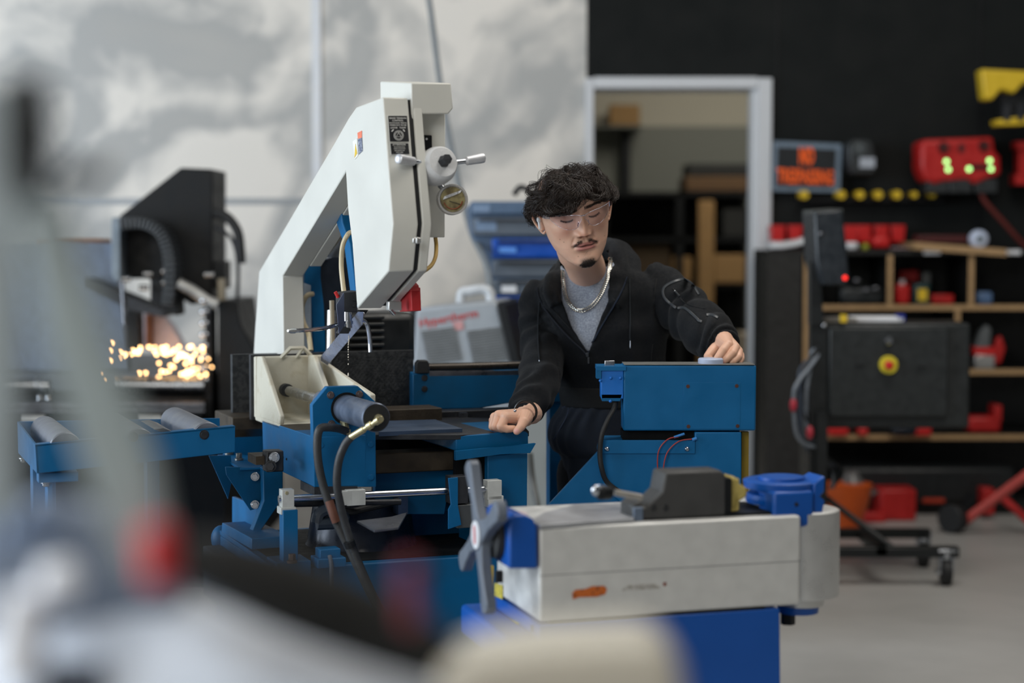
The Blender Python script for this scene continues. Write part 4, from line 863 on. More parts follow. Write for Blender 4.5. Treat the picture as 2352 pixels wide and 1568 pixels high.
B().tube(smooth_path([G(1558,1003,-.004),G(1535,1008,-.008),G(1515,1030,-.012),G(1510,1060,-.012),G(1513,1100,-.01)],6),.0016,n=6).done('red_wire',wr,co)
B().tube(smooth_path([G(1590,1008,-.004),G(1560,1013,-.008),G(1535,1035,-.012),G(1525,1065,-.012),G(1524,1100,-.01)],6),.0016,n=6).done('red_wire',wr,co)
B().tube([G(1590,1010,-.005),G(1600,1006,-.004)],.004,n=8).tube([G(1548,1004,-.004),G(1572,996,-.002)],.003,n=8).done('wire_connector',mat('connector_blue',(40,120,190)),co)
# ---------- roller stand at left ----------
F=Fr(P(82,1021,3.95),20); F.o.z=0; G=lambda x,y,s=0: F.Y(x,y,s)
rs_=thing('roller_stand',F,'blue roller stand with three bare steel rollers left of the saw','roller stand')
zr=G(82,1021).z
B().prism([G(*p) for p in ((81,1021),(540,978),(540,1038),(330,1062),(85,1087))],(0,.006,0)).done('front_rail',blue,rs_,bev=.001)
B().prism([G(*p) for p in ((81,1021),(540,978),(540,978),(81,1021))][:2]+[G(540,978)+Vector((0,.03,0)),G(81,1021)+Vector((0,.03,0))],(0,0,-.004)).done('rail_lip',nav,rs_)
bk=.44
B().prism([G(*p,bk) for p in ((40,968),(505,960),(505,985),(42,1040))],(0,.006,0)).done('back_rail',blue,rs_,bev=.001)
B().prism([F.loc(W0.glob(P(40,969,4.36)))]+[F.X(0,0,0)]*0+[G(81,1021),G(85,1087),G(42,1040,bk)],(.004,0,0)).done('end_plate',nav,rs_)
rm=mat('roller_steel',(128,132,142),.42,.75,.1,bump=.1,scale=18)
for i,(x,y) in enumerate(((150,1020),(320,1010),(476,996))):
    c=G(x,y,.01); c.z-=.008
    B().cyl(Vector((c.x,.008,c.z)),Vector((c.x,bk-.002,c.z-.004)),.034).done('roller',rm,rs_,bev=.002)
for x,y in ((307,1003),(469,998)): bolt(rs_,G(x,y),(0,-1,0),.008,.005,dark,hexa=False)
B().prism([G(*p,.015) for p in ((355,976+10),(375,983),(395,990),(372,992))],(0,.2,0)).done('cross_bar',steel,rs_)
B().b2(G(88,1087,.02),G(175,1100,.06)).done('leg_cap',blue,rs_,bev=.002)
B().b2((G(72,1065,.12).x,.10,0),(G(72,1065,.12).x+.05,.15,G(72,1065,.12).z)).done('leg',bb,rs_,bev=.002)
B().b2((G(108,1100,.03).x,.03,0),(G(108,1100,.03).x+.012,.08,G(0,1095,.03).z)).done('leg',blue,rs_,bev=.002)
B().b2((G(380,1040,.03).x,.3,0),(G(380,1040,.03).x+.03,.35,G(380,1050,.3).z)).done('leg',nav,rs_,bev=.002)
bolt(rs_,G(105,1106,.03),(0,0,-1),.008,.01,chrome); bolt(rs_,G(55,1050,bk-.05),(0,0,-1),.009,.012,chrome)
# ---------- tube bender ----------
F=Fr(P(1239,1427,3.3),17); F.o.z=0; G=lambda x,y,s=0: F.Y(x,y,s); GX=lambda x,y,v=0: F.X(x,y,v)
tb=thing('tube_bender',F,'bright blue and bare aluminium tube bender with a black star knob','tube bender')
z0=G(1239,1427).z; z1=G(1239,1213).z; dS=GX(1141,1379,0).y; x1=G(1768,1399).x
rcyl=(G(1918,1300).x-x1)*.5; xc=x1+rcyl*.35
yc=rcyl*.78
n=28; outl=[Vector((0,dS,0)),Vector((0,0,0)),Vector((x1*.86,0,0))]
rr=rcyl*1.08; cx_=G(1918,1300,.09).x-rr
outl=[Vector((0,dS,z0)),Vector((0,0,z0)),Vector((cx_-rr*.62,0,z0))]
for k in range(n+1):
    t=-2.2+ (2.2+1.57)*k/n; outl.append(Vector((cx_+rr*math.cos(t),.09+rr*math.sin(t),z0)))
outl.append(Vector((cx_-rr*.5,max(dS,.09+rr),z0)))
B().prism(outl,(0,0,z1-z0)).done('aluminium_body',alup,tb,bev=.006,seg=3)
B().prism([Vector((p.x*1.0+ (0.004 if p.x>0 else 0),p.y,z0+(z1-z0)*.5)) for p in []] or outl[:0]+[Vector((0,-.0004,z0+(z1-z0)*.49)),Vector((cx_-rr*.62,-.0004,z0+(z1-z0)*.49)),Vector((cx_-rr*.62,-.0004,z0+(z1-z0)*.495)),Vector((0,-.0004,z0+(z1-z0)*.495))],(0,.0004,0)).done('machining_line',steel,tb)
B().lathe(Vector((cx_,.09,z0+.002)),(0,0,1),[(0,rr-.01),(.0005,rr+.0006),(z1-z0-.0045,rr+.0006),(z1-z0-.004,rr-.004)],n=64).done('turned_end',mat('turned_aluminium',(214,214,212),.3,.8,.05,scale=20),tb)
# rust mark and faded lettering on the body
B().prism([G(*p,-.0006) for p in ((1314,1362),(1322,1354),(1345,1352),(1360,1346),(1388,1345),(1394,1352),(1390,1364),(1370,1370),(1330,1371),(1316,1376))],(0,-.0006,0)).done('faded_logo',mat('rust_orange',(190,96,30),.6,0,.2,scale=120,rgb2=(120,60,24),thr=(.55,.6)),tb)
fl2=B()
for i in range(4): fl2.b2(G(1428,1352-i*2.6,-.0006)+Vector((i*.004,0,0)),G(1516,1350-i*2.6,-.0002)-Vector((i*.003,0,.0007)))
fl2.done('faded_lettering',mat('faded_print',(150,146,136),.6,rgb2=(196,194,190),thr=(.4,.55),scale=260),tb,label='worn illegible print')
B().box(G(1527,1341,-.0008),(.006,.0006,.006)).done('faded_mark',mat('rust_red2',(120,56,40)),tb)
# blue knob housing at left end
hz0=G(1240,1308).z; hz1=G(1240,1184).z
B().prism([G(*p,-.006) for p in ((1170,1306),(1236,1306),(1234,1215),(1226,1192),(1206,1182),(1180,1182),(1170,1192))],(0,dS*.55,0)).done('knob_housing',bblue,tb,bev=.004)
B().b2(Vector((G(1187,1186,.02).x,.01,hz1+.0005)),Vector((G(1210,1186,.02).x,.05,hz1+.002))).done('sticker',mat('pink_print',(214,190,190)),tb)
kx=G(1120,1230,dS*.35); axs=Vector((-1,0,0))
B().lathe(Vector((G(1172,1230,.06).x,.06,G(1172,1232,.06).z)),axs,[(0,.040),(.02,.041),(.034,.038),(.036,.02)],n=32).done('knob_collar',rubber,tb,bev=.001)
xk=F.Y(1107,1228,.06).x
c4=lambda x,y:(1000+x/2.45,950+y/2.45)
hubc=GX(*c4(245,680),xk)
star=mat('star_knob_grey',(92,100,112),.5,0,.06)
kb=B()
yk=hubc.y; zk=hubc.z
for ang in (58,150,248,326):
    a=R(ang+ (0)); d=Vector((0,math.cos(a),math.sin(a))); p_=Vector((0,-math.sin(a),math.cos(a)))
    prof=[(.0,-.021),(.03,-.017),(.055,-.0125),(.085,-.014),(.108,-.017),(.118,-.012),(.121,0),(.118,.011),(.108,.015),(.085,.010),(.055,.008),(.03,.012),(.0,.021)]
    cur=lambda t:.010*math.sin(t/.121*2.6)
    kb.prism([Vector((xk-.004,yk,zk))+d*t*1.2+p_*(w_*1.25+cur(t)) for t,w_ in prof],(.02,0,0))
kb.cyl(Vector((xk-.006,yk,zk)),Vector((xk+.05,yk,zk)),.03)
kb=kb.done('star_knob',star,tb,bev=.003)
B().lathe(Vector((xk-.0065,yk,zk)),(-1,0,0),[(0,.026),(.001,.0255),(.0012,0)],n=32).done('knob_emblem',mat('emblem_white',(214,216,220),.4),kb)
B().prism([Vector((xk-.0082,yk+a,zk+b)) for a,b in ((-.006,-.016),(.004,-.016),(.008,.016),(-.002,.016))],(-.0004,0,0)).done('emblem_mark',mat('emblem_red',(200,90,90)),kb)
# left face details
B().prism([GX(*p,-.001) for p in ((1137,1338),(1155,1344),(1155,1376),(1137,1368))],(-.001,0,0)).done('sticker',mat('label_yellow',(200,184,60),.5,rgb2=(160,150,70),thr=(.45,.55),scale=200),tb,label='small yellow label')
B().b2(GX(1141,1312,-.012),GX(1150,1335,-.001)).done('catch',black,tb); B().b2(GX(1128,1300,-.006),GX(1131,1355,-.001)).done('yellow_edge',yellow,tb)
# pedestal
sb=mat('stand_blue',(0,76,160),.38,0,.05,scale=6)
xR=G(1790,1420).x
B().prism([Vector((-.002,-.003,0)),Vector((xR+.012,-.003,0)),Vector((xR,-.003,z0-.004)),Vector((-.002,-.003,z0-.004))],(0,dS+.03,0)).done('pedestal',sb,tb,bev=.003)
B().b2((.02,-.0,z0-.005),(xR-.03,dS,z0)).done('gasket',black,tb)
B().prism([GX(*p,-.0035) for p in ((1137,1403),(1191,1428),(1191,1482),(1137,1460))],(-.001,0,0)).done('sticker',mat('label_yellow2',(196,182,66),.5,rgb2=(166,148,60),thr=(.45,.55),scale=90),tb,label='yellow warning label')
B().sph(GX(1222,1440,-.003),.006,(.3,1,1.2)).done('hole',black,tb)
B().b2((-.06,.02,G(1100,1450,.1).z-.05),(-.002,dS+.05,G(1100,1440,.1).z)).done('side_shelf',sb,tb,bev=.008)
# round end underside
B().lathe(Vector((G(1838,1400,.09).x,.09,z0)),(0,0,-1),[(0,rr*.66),(.018,rr*.62),(.02,rr*.56)]).done('lower_boss',alu,tb)
B().lathe(Vector((G(1833,1400,.09).x,.09,z0-.019)),(0,0,-1),[(0,rr*.56),(.014,rr*.54),(.015,.01)]).done('lower_disc',sb,tb)
B().cyl(Vector((G(1810,1400,.09).x,.09,z0-.032)),Vector((G(1810,1400,.09).x,.09,z0-.056)),.014,n=6).done('drive_nut',black,tb)
# top: plates, clamp casting, lever, dies
ST=.07
B().prism([F.Z(*p,z1+.008) for p in ((1215,1196),(1250,1176),(1320,1158),(1452,1155),(1456,1190),(1240,1204))],(0,0,-.008)).done('top_plate',mat('milled_plate',(182,184,188),.4,.6,.1,scale=14),tb,bev=.001)
B().b2(Vector((G(1450,1190,.03).x,.03,z1)),Vector((G(1780,1190,.03).x,.17,z1+.005))).done('slide_bed',black,tb)
cg=mat('cast_grey',(66,66,66),.55,.2,.1,bump=.1,scale=20)
cl=B().prism([G(*p,.03) for p in ((1452,1197),(1452,1160),(1470,1150),(1480,1168),(1520,1128),(1528,1084),(1655,1080),(1668,1090),(1668,1195)) ],(0,.065,0)).done('clamp_casting',cg,tb,bev=.005)
B().b2(G(1455,1165,.026),G(1476,1196,.03)).done('casting_end',mat('grey_blue_casting',(104,118,138),.4,.3),cl,bev=.002)
for x in (1500,1528): B().cyl(G(x,1165,.029),G(x,1165,.035),.006).done('casting_hole',black,cl)
lv=B().cyl(G(1472,1142,.02),G(1398,1128,.0),.0065,.0055).done('clamp_lever',mat('lever_grip',(160,156,150),.4,.4),tb)
B().lathe(G(1404,1131,.0),G(1362,1131,-.02)-G(1404,1131,.0),[(0,.006),(.006,.0125),(.028,.0135),(.036,.008),(.0375,0)]).done('lever_knob',black,lv)
B().sph(G(1368,1126,-.02),.0085,(1,.8,1.2)).done('lever_cap',chrome,lv); B().tube(smooth_path([G(1375,1118,-.02),G(1395,1120,-.01),G(1412,1130,.0)],4),.004).done('lever_rim',chrome,lv)
yb=mat('yellow_casting',(176,158,88),.5,0,.1)
B().b2(G(1652,1100,.035),G(1672,1165,.09)).prism([G(*p,.035) for p in ((1672,1105),(1688,1092),(1698,1110),(1716,1120),(1717,1140),(1700,1150),(1695,1172),(1676,1178))],(0,.05,0)).done('die_block',yb,tb,bev=.004)
B().b2(G(1640,1100,.033),G(1652,1168,.09)).done('die_spacer',black,tb)
ctr=G(1795,1100,.10); zt1=ctr.z
B().lathe(Vector((ctr.x,.10,z1+.012)),(0,0,1),[(0,.068),(.01,.07),(.018,.066),(.02,.045),(.05,.044),(.052,.0)]).done('lower_die',sb,tb,bev=.001)
B().lathe(Vector((ctr.x,.10,zt1-.018)),(0,0,1),[(0,.05),(.003,.072),(.016,.074),(.018,.07),(.0181,.05),(.017,.049),(.0172,.024),(.0185,.022),(.0185,0)],n=48).done('upper_die',sb,tb)
B().lathe(Vector((ctr.x,.10,zt1+.0002)),(0,0,1),[(0,.026),(.0016,.026),(.0017,0)]).done('die_cap',mat('pale_grey_cap',(170,178,190),.4,.3),tb)
B().b2(Vector((G(1777,1160,.02).x,.02,G(1830,1212,.02).z)),Vector((G(1870,1160,.02).x,.09,G(1830,1128,.02).z))).done('hook_block',sb,tb,bev=.006)
B().prism([G(*p,.03) for p in ((1868,1110),(1896,1092),(1895,1130),(1885,1140),(1896,1150),(1890,1178),(1868,1205))],(0,.07,0)).done('hook_arm',sb,tb,bev=.004)
B().sph(G(1829,1158,.02),.004).done('set_screw',black,tb)
# ---------- near machine, far out of focus ----------
NY=1.05; F=Fr((P(700,1500,NY).x,NY,0),0); G=lambda x,y,s=0: F.Y(x,y,s)
nm=thing('cutoff_machine',F,'very close blurred white machine with a black band, lever and red knob','machine')
shell=mat('white_enamel',(208,216,228),.4,0,.03,scale=6); shell2=mat('cream_enamel',(196,190,176),.45,0,.03,scale=6)
tp_=[(-160,1410),(150,1385),(300,1350),(400,1348),(560,1408),(800,1485),(1010,1540),(1250,1630)]
so=B().grid([[G(x,y,.10) for x,y in tp_],[G(x,y+60,.05) for x,y in tp_],[G(x,max(y+120,1640),-.02) for x,y in tp_],[G(x,2050,-.12) for x,y in tp_]]).done('body_shell',shell,nm); so.modifiers.new('t','SOLIDIFY').thickness=.006
B().prism([G(*p,-.01) for p in ((1000,1545),(1110,1508),(1230,1486),(1480,1476),(1535,1490),(1565,1535),(1590,1700),(1010,1750))],(0,.08,0)).done('motor_cover',shell2,nm,bev=.008,seg=3)
B().tube(smooth_path([G(400,1270,.03),G(520,1305,.03),G(640,1350,.03),G(780,1405,.03),G(920,1470,.03),G(1040,1530,.03)],6),[.008+.016*math.sin(.25+2.6*k/30) for k in range(31)],n=14).done('rubber_band',mat('matt_black_rubber',(20,20,18),.9),nm)
lever=mat('pale_teal_grey',(150,162,164),.5,0,.04)
B().prism([G(*p,-.08) for p in ((36,430),(135,430),(240,760),(355,1060),(395,1290),(285,1330),(195,1100),(90,760))],(0,.012,0)).done('feed_lever',lever,nm,bev=.003)
B().prism([G(*p,-.06) for p in ((232,900),(262,900),(382,1235),(350,1260))],(0,.008,0)).done('lever_edge',mat('ochre_edge',(132,92,36),.5),nm,bev=.002)
B().lathe(G(60,165,-.1),G(66,470,-.1)-G(60,165,-.1),[(0,.005),(.004,.0115),(.03,.0135),(.055,.0115),(.066,.006)]).done('lever_grip',mat('matt_black_rubber',(20,20,18)),nm)
B().cyl(G(355,1205,-.1),G(366,1340,-.1),.0092).done('red_knob',mat('knob_red',(205,40,44),.4),nm,bev=.003)
B().tube(smooth_path([G(180,1000,0),G(250,1080,0),G(340,1180,0),G(360,1240,0)],5),.0052).done('pinkish_hose',mat('pink_grey',(150,112,124),.5),nm)
B().prism([G(*p,.05) for p in ((-60,1190),(60,1150),(250,1200),(380,1290),(420,1390),(240,1460),(-60,1480))],(0,.05,0)).done('rear_housing',mat('blue_grey_housing',(116,128,146),.45,.1,.15,scale=60),nm,bev=.006)
B().cyl(G(90,1230,.03),G(95,1150,.03),.006).cyl(G(20,1240,.03),G(22,1170,.03),.005).done('chrome_pin',mat('sky_steel',(150,172,206),.3,.4),nm)
B().lathe(G(60,1360,-.02),G(40,1580,-.02)-G(60,1360,-.02),[(0,.012),(.02,.014),(.05,.013)]).done('white_handle',mat('bright_white_plastic',(238,240,248),.35),nm)
B().lathe(G(130,1290,-.01),G(140,1400,-.01)-G(130,1290,-.01),[(0,.010),(.012,.014),(.022,.010)]).done('white_boss',mat('bright_white_plastic',(238,240,248)),nm)
B().b2(G(90,1530,-.012),G(245,1640,-.002)).done('dark_recess',mat('recess_navy',(34,42,56),.6),nm)
B().cyl(G(135,398,-.02),G(250,402,-.02),.006).done('dark_pin',mat('matt_black_rubber',(20,20,18)),nm)
B().cyl(G(940,1285,-.05),G(945,1440,-.05),.0055).done('red_pin',mat('dull_red_pin',(120,36,48),.6),nm,bev=.002)
B().prism([G(*p,.0) for p in ((-60,180),(28,200),(40,900),(30,1200),(-60,1200))],(0,.02,0)).done('upright',mat('pale_upright',(150,160,164),.5),nm,bev=.003)
B().b2((G(-120,1500).x,.0,0),(G(1500,1500).x,.1,G(0,2000).z+.02)).done('machine_stand',shell,nm)
# ---------- the worker ----------
import numpy as np
from mathutils.bvhtree import BVHTree
MY=4.75
MF=Fr((P(1400,1000,MY).x,MY,0),0)
man=thing('person',MF,'person in a black zip hoodie and grey shirt, one hand turning a knob','person')
mo_=MF.o
def finish(me_or_b,name,m,par=man,mods=(),smooth=True):
    b=me_or_b; me=bpy.data.meshes.new(name); b.bm.to_mesh(me); b.bm.free()
    o=bpy.data.objects.new(name,me); C.objects.link(o)
    for t,kw in mods:
        md=o.modifiers.new(t,t)
        for k,v in kw.items(): setattr(md,k,v)
    bpy.context.view_layer.update()
    dg=bpy.context.evaluated_depsgraph_get(); me2=bpy.data.meshes.new_from_object(o.evaluated_get(dg))
    o.modifiers.clear(); o.data=me2; me2.materials.clear(); me2.materials.append(m)
    for p in me2.polygons: p.use_smooth=True
    if par is not None: me2.transform(Matrix.Translation(-mo_)); o.parent=par
    return o
def capsule(b,p0,p1,r0,r1,n=16):
    p0,p1=Vector(p0),Vector(p1); d=p1-p0; L_=d.length; 
    pr=[(-r0*math.cos(t),r0*math.sin(t)) for t in [math.pi/2*k/4 for k in range(5)]]+[(L_+r1*math.sin(t),r1*math.cos(t)) for t in [math.pi/2*k/4 for k in range(5)]]
    return b.lathe(p0,d,pr,n)
def chain_(b,pts):
    for (p,r),(q,s) in zip(pts,pts[1:]): capsule(b,p,q,r,s)
# --- materials
def skin_mat():
    m=bpy.data.materials.new('skin'); m.use_nodes=True; nt=m.node_tree; N=nt.nodes; L=nt.links; b=N['Principled BSDF']
    a=N.new('ShaderNodeAttribute'); a.attribute_name='tone'; L.new(a.outputs['Color'],b.inputs['Base Color'])
    b.inputs['Roughness'].default_value=.48; b.inputs['Subsurface Weight'].default_value=.18; b.inputs['Subsurface Radius'].default_value=(.9,.35,.2); b.inputs['Subsurface Scale'].default_value=.012
    tc=N.new('ShaderNodeTexCoord'); n=N.new('ShaderNodeTexNoise'); n.inputs['Scale'].default_value=420; n.inputs['Detail'].default_value=3
    bu=N.new('ShaderNodeBump'); bu.inputs['Strength'].default_value=.12; bu.inputs['Distance'].default_value=.001
    L.new(tc.outputs['Object'],n.inputs['Vector']); L.new(n.outputs['Fac'],bu.inputs['Height']); L.new(bu.outputs['Normal'],b.inputs['Normal']); return m
skin=skin_mat()
def cloth(name,rgb,bs=900,var=.15,rgb2=None,sheen=.0,rough=.85):
    m=mat(name,rgb,rough,0,var,bump=.25,scale=bs/6,spec=.25,rgb2=rgb2,thr=(.35,.65)); m.node_tree.nodes['Principled BSDF'].inputs['Sheen Weight'].default_value=sheen; return m
hood_m=cloth('black_fleece',(10,14,19),sheen=.05)
shirt_m=cloth('heather_grey_jersey',(166,174,188),rgb2=(134,142,157),bs=1500)
navy_m=cloth('navy_black_cotton',(22,29,40),sheen=.05)
trouser_m=cloth('black_trousers',(12,14,17))
hair_m=mat('dark_brown_hair',(44,34,28),.36,0,.35,scale=60,spec=.5)
SK=np.array([lin(v) for v in (224,180,155)]); 
# --- head
HC=P(1317,478,4.50)
HM=Matrix.Translation(HC)@Matrix.Rotation(R(7),4,'Z')@Matrix.Rotation(R(-12),4,'Y')@Matrix.Rotation(R(18),4,'X')@Matrix.Scale(1.07,4)@Matrix.Translation((0,.0,-.115))
def tab(z,xs,ys):
    zz=np.linspace(-.03,.25,561); v=np.interp(zz,xs,ys); k=np.exp(-np.linspace(-2,2,33)**2); k/=k.sum(); v=np.convolve(np.pad(v,16,'edge'),k,'valid'); return np.interp(z,zz,v)
NZ,NA=230,340
zs=np.concatenate([np.linspace(-.014,.0,14,endpoint=False),np.linspace(0,.20,180,endpoint=False),.20+.037*np.sin(np.linspace(0,np.pi/2,NZ-194))])
wv=tab(zs,[-.03,-.014,0,.012,.03,.05,.075,.10,.13,.155,.18,.205,.225,.236,.25],[0,.012,.033,.047,.0585,.066,.0715,.0755,.0775,.078,.077,.068,.048,.012,0])
fv=tab(zs,[-.03,-.014,0,.012,.03,.05,.075,.10,.125,.145,.165,.185,.205,.225,.236,.25],[.03,.055,.082,.089,.087,.088,.087,.085,.083,.088,.089,.083,.068,.042,.012,0])
bv=tab(zs,[-.03,-.014,0,.02,.04,.06,.09,.12,.16,.19,.215,.23,.237,.25],[-.03,-.02,.005,.03,.05,.07,.09,.1,.102,.092,.066,.036,.012,0])
ph=np.linspace(0,2*np.pi,NA,endpoint=False)-np.pi/2
ph=ph-.28*np.sin(2*(ph+np.pi/2))*.5-.22*np.sin(ph+np.pi/2)
ph=np.linspace(0,2*np.pi,NA,endpoint=False); ph=ph-.35*np.sin(ph)-np.pi/2   # denser in front
Zg,Pg=np.meshgrid(zs,ph,indexing='ij'); Wg=np.repeat(wv[:,None],NA,1); Fg=np.repeat(fv[:,None],NA,1); Bg=np.repeat(bv[:,None],NA,1)
c_,s_=np.cos(Pg),np.sin(Pg); ex=np.clip(2/np.interp(Zg,[0,.05,.1,.2],[2.25,2.5,2.35,2.1]),.7,1)
Xg=Wg*np.sign(c_)*np.abs(c_)**ex; Yg=np.where(s_<0,-Fg,Bg)*np.abs(s_)**ex; Yg=np.where(s_<0,Yg,Yg)
fr_=np.clip(-s_*1.6,0,1)
def g(x,z,ax,az): return np.exp(-((Xg-x)/ax)**2-((Zg-z)/az)**2)
ax_=np.abs(Xg)
def gs(x,z,sx,sz): return np.exp(-((ax_-x)/sx)**2-((Zg-z)/sz)**2)
D=np.zeros_like(Xg)
nr=np.interp(Zg,[.076,.082,.088,.10,.118,.130,.142],[0,.0205,.021,.0165,.010,.005,0]); nw=np.interp(Zg,[.076,.086,.1,.12,.14],[.0115,.0115,.0095,.0080,.011])
D+=nr*np.exp(-(ax_/nw)**2)
D+=.0115*gs(.0138,.0835,.0065,.0070); D-=.006*gs(.0075,.0755,.0035,.0025)
D-=.0125*gs(.030,.1225,.0155,.0105); D+=.0078*gs(.0305,.1205,.0125,.0072)
D+=.0038*gs(.028,.140,.02,.006); D+=.0022*gs(0,.140,.012,.008)
D-=.0012*gs(.031,.1285,.013,.0016); D-=.0010*gs(.031,.1148,.013,.0015)
D+=.0045*gs(.045,.094,.02,.014); D-=.0028*gs(.050,.058,.014,.018)
lipw=.0235
up=np.exp(-(ax_/lipw)**4); 
D+=.0080*up*np.exp(-((Zg-(.0585-.05*ax_*.2+.0009*np.cos(ax_*260)))/.0045)**2)+.0080*np.exp(-(ax_/.0195)**4)*np.exp(-((Zg-.0485)/.0048)**2)
D-=.0042*np.exp(-(ax_/.025)**4)*np.exp(-((Zg-.0535)/.0011)**2)
D-=.0030*gs(.0265,.0525,.004,.004); D+=.0035*gs(.0,.066,.02,.008); D-=.0013*gs(0,.066,.003,.006)
D-=.0045*gs(0,.0375,.018,.005); D+=.0062*gs(0,.017,.018,.012); D+=.002*gs(.016,.012,.012,.012)
D-=.0016*np.exp(-((ax_-(.018+(.085-Zg)*.42))/.0035)**2)*np.exp(-((Zg-.068)/.013)**2)
Yg=Yg-D*fr_
# colours
T=np.ones(Xg.shape+(3,))*SK
nz_=np.array([[noise.noise(Vector((x*60,z*60,y*60))) for x,y,z in zip(a,b_,c__)] for a,b_,c__ in zip(Xg[::3,::3],Yg[::3,::3],Zg[::3,::3])])
nzf=np.repeat(np.repeat(nz_,3,0),3,1)[:Xg.shape[0],:Xg.shape[1]]
rs=np.random.RandomState(4); grain=rs.rand(*Xg.shape)
def mixc(wgt,rgb):
    global T
    c=np.array([lin(v) for v in rgb]); w_=np.clip(wgt,0,1)[...,None]; T=T*(1-w_)+c*w_
F3=(s_<-.1)
mixc(.35*gs(.04,.09,.02,.016)+.4*gs(0,.084,.016,.01)+.22*nzf,(186,110,90))
lip=np.where(F3,np.clip(1.6*up*np.exp(-((Zg-.0585)/.0042)**4),0,1),0); mixc(lip*.85,(150,84,80))
lip2=np.where(F3,np.clip(1.6*np.exp(-(ax_/.0205)**4)*np.exp(-((Zg-.0482)/.0050)**4),0,1),0); mixc(lip2*.85,(186,116,112))
mixc(F3*np.exp(-(ax_/.024)**6)*np.exp(-((Zg-.0535)/.0010)**2),(70,34,34))
hairc=(38,27,22)
bz=.1405+.0030*np.exp(-((ax_-.036)/.012)**2)-.0035*np.clip((ax_-.042)/.01,0,1)
mixc(F3*1.0*np.exp(-((Zg-bz)/np.interp(ax_,[.01,.02,.05],[.0042,.0046,.0022]))**4)*((ax_>.0095)&(ax_<.053))*(.65+.35*grain),hairc)
mz=.0655-.013*np.clip((ax_-.012)/.016,0,1)**1.3
mixc(F3*np.exp(-((Zg-mz)/.0036)**2)*np.interp(ax_,[0,.004,.012,.024,.0305,.033],[.12,.24,.36,.5,.4,0])*(.5+.5*grain),hairc)
mixc(F3*1.4*np.exp(-((ax_)/.0170)**4)*np.exp(-((Zg-.0125)/.0115)**4)*(.6+.4*grain),hairc)
mixc(F3*.5*np.exp(-(ax_/.009)**2)*np.exp(-((Zg-.034)/.006)**2)*grain,hairc)
lz=.1132+.0030*((ax_-.0305)/.0125)**2
mixc(F3*1.2*np.exp(-((Zg-lz)/.0015)**2)*((ax_>.018)&(ax_<.045)),(22,14,12))
mixc(F3*.45*np.exp(-((Zg-.1292)/.0014)**2)*((ax_>.019)&(ax_<.044)),(120,74,58))
mixc(F3*.35*gs(.031,.119,.016,.011),(150,98,82))
mixc(F3*.9*gs(.0075,.0765,.003,.0018),(70,32,28))
mixc(.75*np.clip((Zg-.168)/.01,0,1),hairc); 
for mx_,mz_ in ((-.052,.072),(-.045,.066),(.05,.058),(-.02,.03)): mixc(.7*g(mx_,mz_,.0011,.0011),(96,58,46))
Zo=np.where(Zg>.145,.145+(Zg-.145)*.60,Zg)
hb=B(); pts=np.stack([Xg,Yg,Zo],-1)
hb.rings([[HM@Vector(p) for p in row] for row in pts])
# neck into torso
nb=smooth_path([HM@Vector((0,.024,.06)),HM@Vector((0,.026,.01)),P(1347,618,4.68),P(1350,648,4.765),P(1362,720,4.78)],6)
nrad=[.056+.0*i for i in range(len(nb))]; nrad=[.053 if i<8 else .049 for i in range(len(nb))]
hb.tube(nb,nrad,n=48)
nhead=len(hb.bm.verts)
# ears
for sgn in (-1,1):
    e=lambda x,y,z: HM@Vector((sgn*(.0755+x*1.15),y,(z-.103)*1.12+.097))
    eb=B(); ring=smooth_path([e(-.002,-.004,.094),e(.001,-.006,.110),e(.009,.0,.123),e(.014,.014,.127),e(.016,.024,.117),e(.013,.022,.102),e(.007,.012,.088),e(.001,.003,.079),e(-.002,-.002,.083)],4)
    for a_,b_ in zip(ring,ring[1:]): capsule(eb,a_,b_,.0032,.0032,8)
    capsule(eb,e(.0,.006,.115),e(.0,.006,.088),.006,.005,10); capsule(eb,e(.004,.014,.116),e(.003,.01,.094),.005,.004,10); capsule(eb,e(.004,.009,.112),e(.006,.012,.105),.0035,.003,8)
    eo=finish(eb,'t',skin,None,(('REMESH',dict(mode='VOXEL',voxel_size=.0013)),('SMOOTH',dict(factor=.5,iterations=3))))
    hb.bm.from_mesh(eo.data); bpy.data.objects.remove(eo)
# hands
def hand(segs):
    b=B()
    for s in segs: chain_(b,s)
    o=finish(b,'t',skin,None,(('REMESH',dict(mode='VOXEL',voxel_size=.0012)),('SMOOTH',dict(factor=.5,iterations=3))))
    hb.bm.from_mesh(o.data); bpy.data.objects.remove(o)
q=lambda x,y,Y_,r: (P(x,y,Y_),r)
nearm=len(hb.bm.verts)
DY=-.115  # fist stands on the table front edge
def ql(x,y,Y_,r): return (P(x,y,Y_+DY),r)
hand([[ql(1222,950,4.50,.024),ql(1205,957,4.455,.021),ql(1163,957,4.415,.0145)],[ql(1205,957,4.46,.021),ql(1146,954,4.43,.0135)],[ql(1205,958,4.47,.02),ql(1137,958,4.455,.0125)],[ql(1208,962,4.48,.018),ql(1133,965,4.475,.011)],
 [ql(1163,956,4.415,.0115),ql(1150,979,4.402,.0104),ql(1164,985,4.405,.0092),ql(1180,984,4.415,.0082)],
 [ql(1146,953,4.43,.0115),ql(1137,978,4.42,.0103),ql(1152,985,4.43,.009),ql(1165,984,4.44,.0082)],
 [ql(1137,957,4.455,.011),ql(1131,979,4.447,.0096),ql(1146,986,4.455,.0086)],
 [ql(1133,964,4.475,.0098),ql(1130,980,4.47,.0086),ql(1142,986,4.475,.0078)],
 [ql(1206,957,4.44,.019),ql(1203,967,4.41,.0135),ql(1197,979,4.40,.0108),ql(1187,990,4.396,.0088)]])
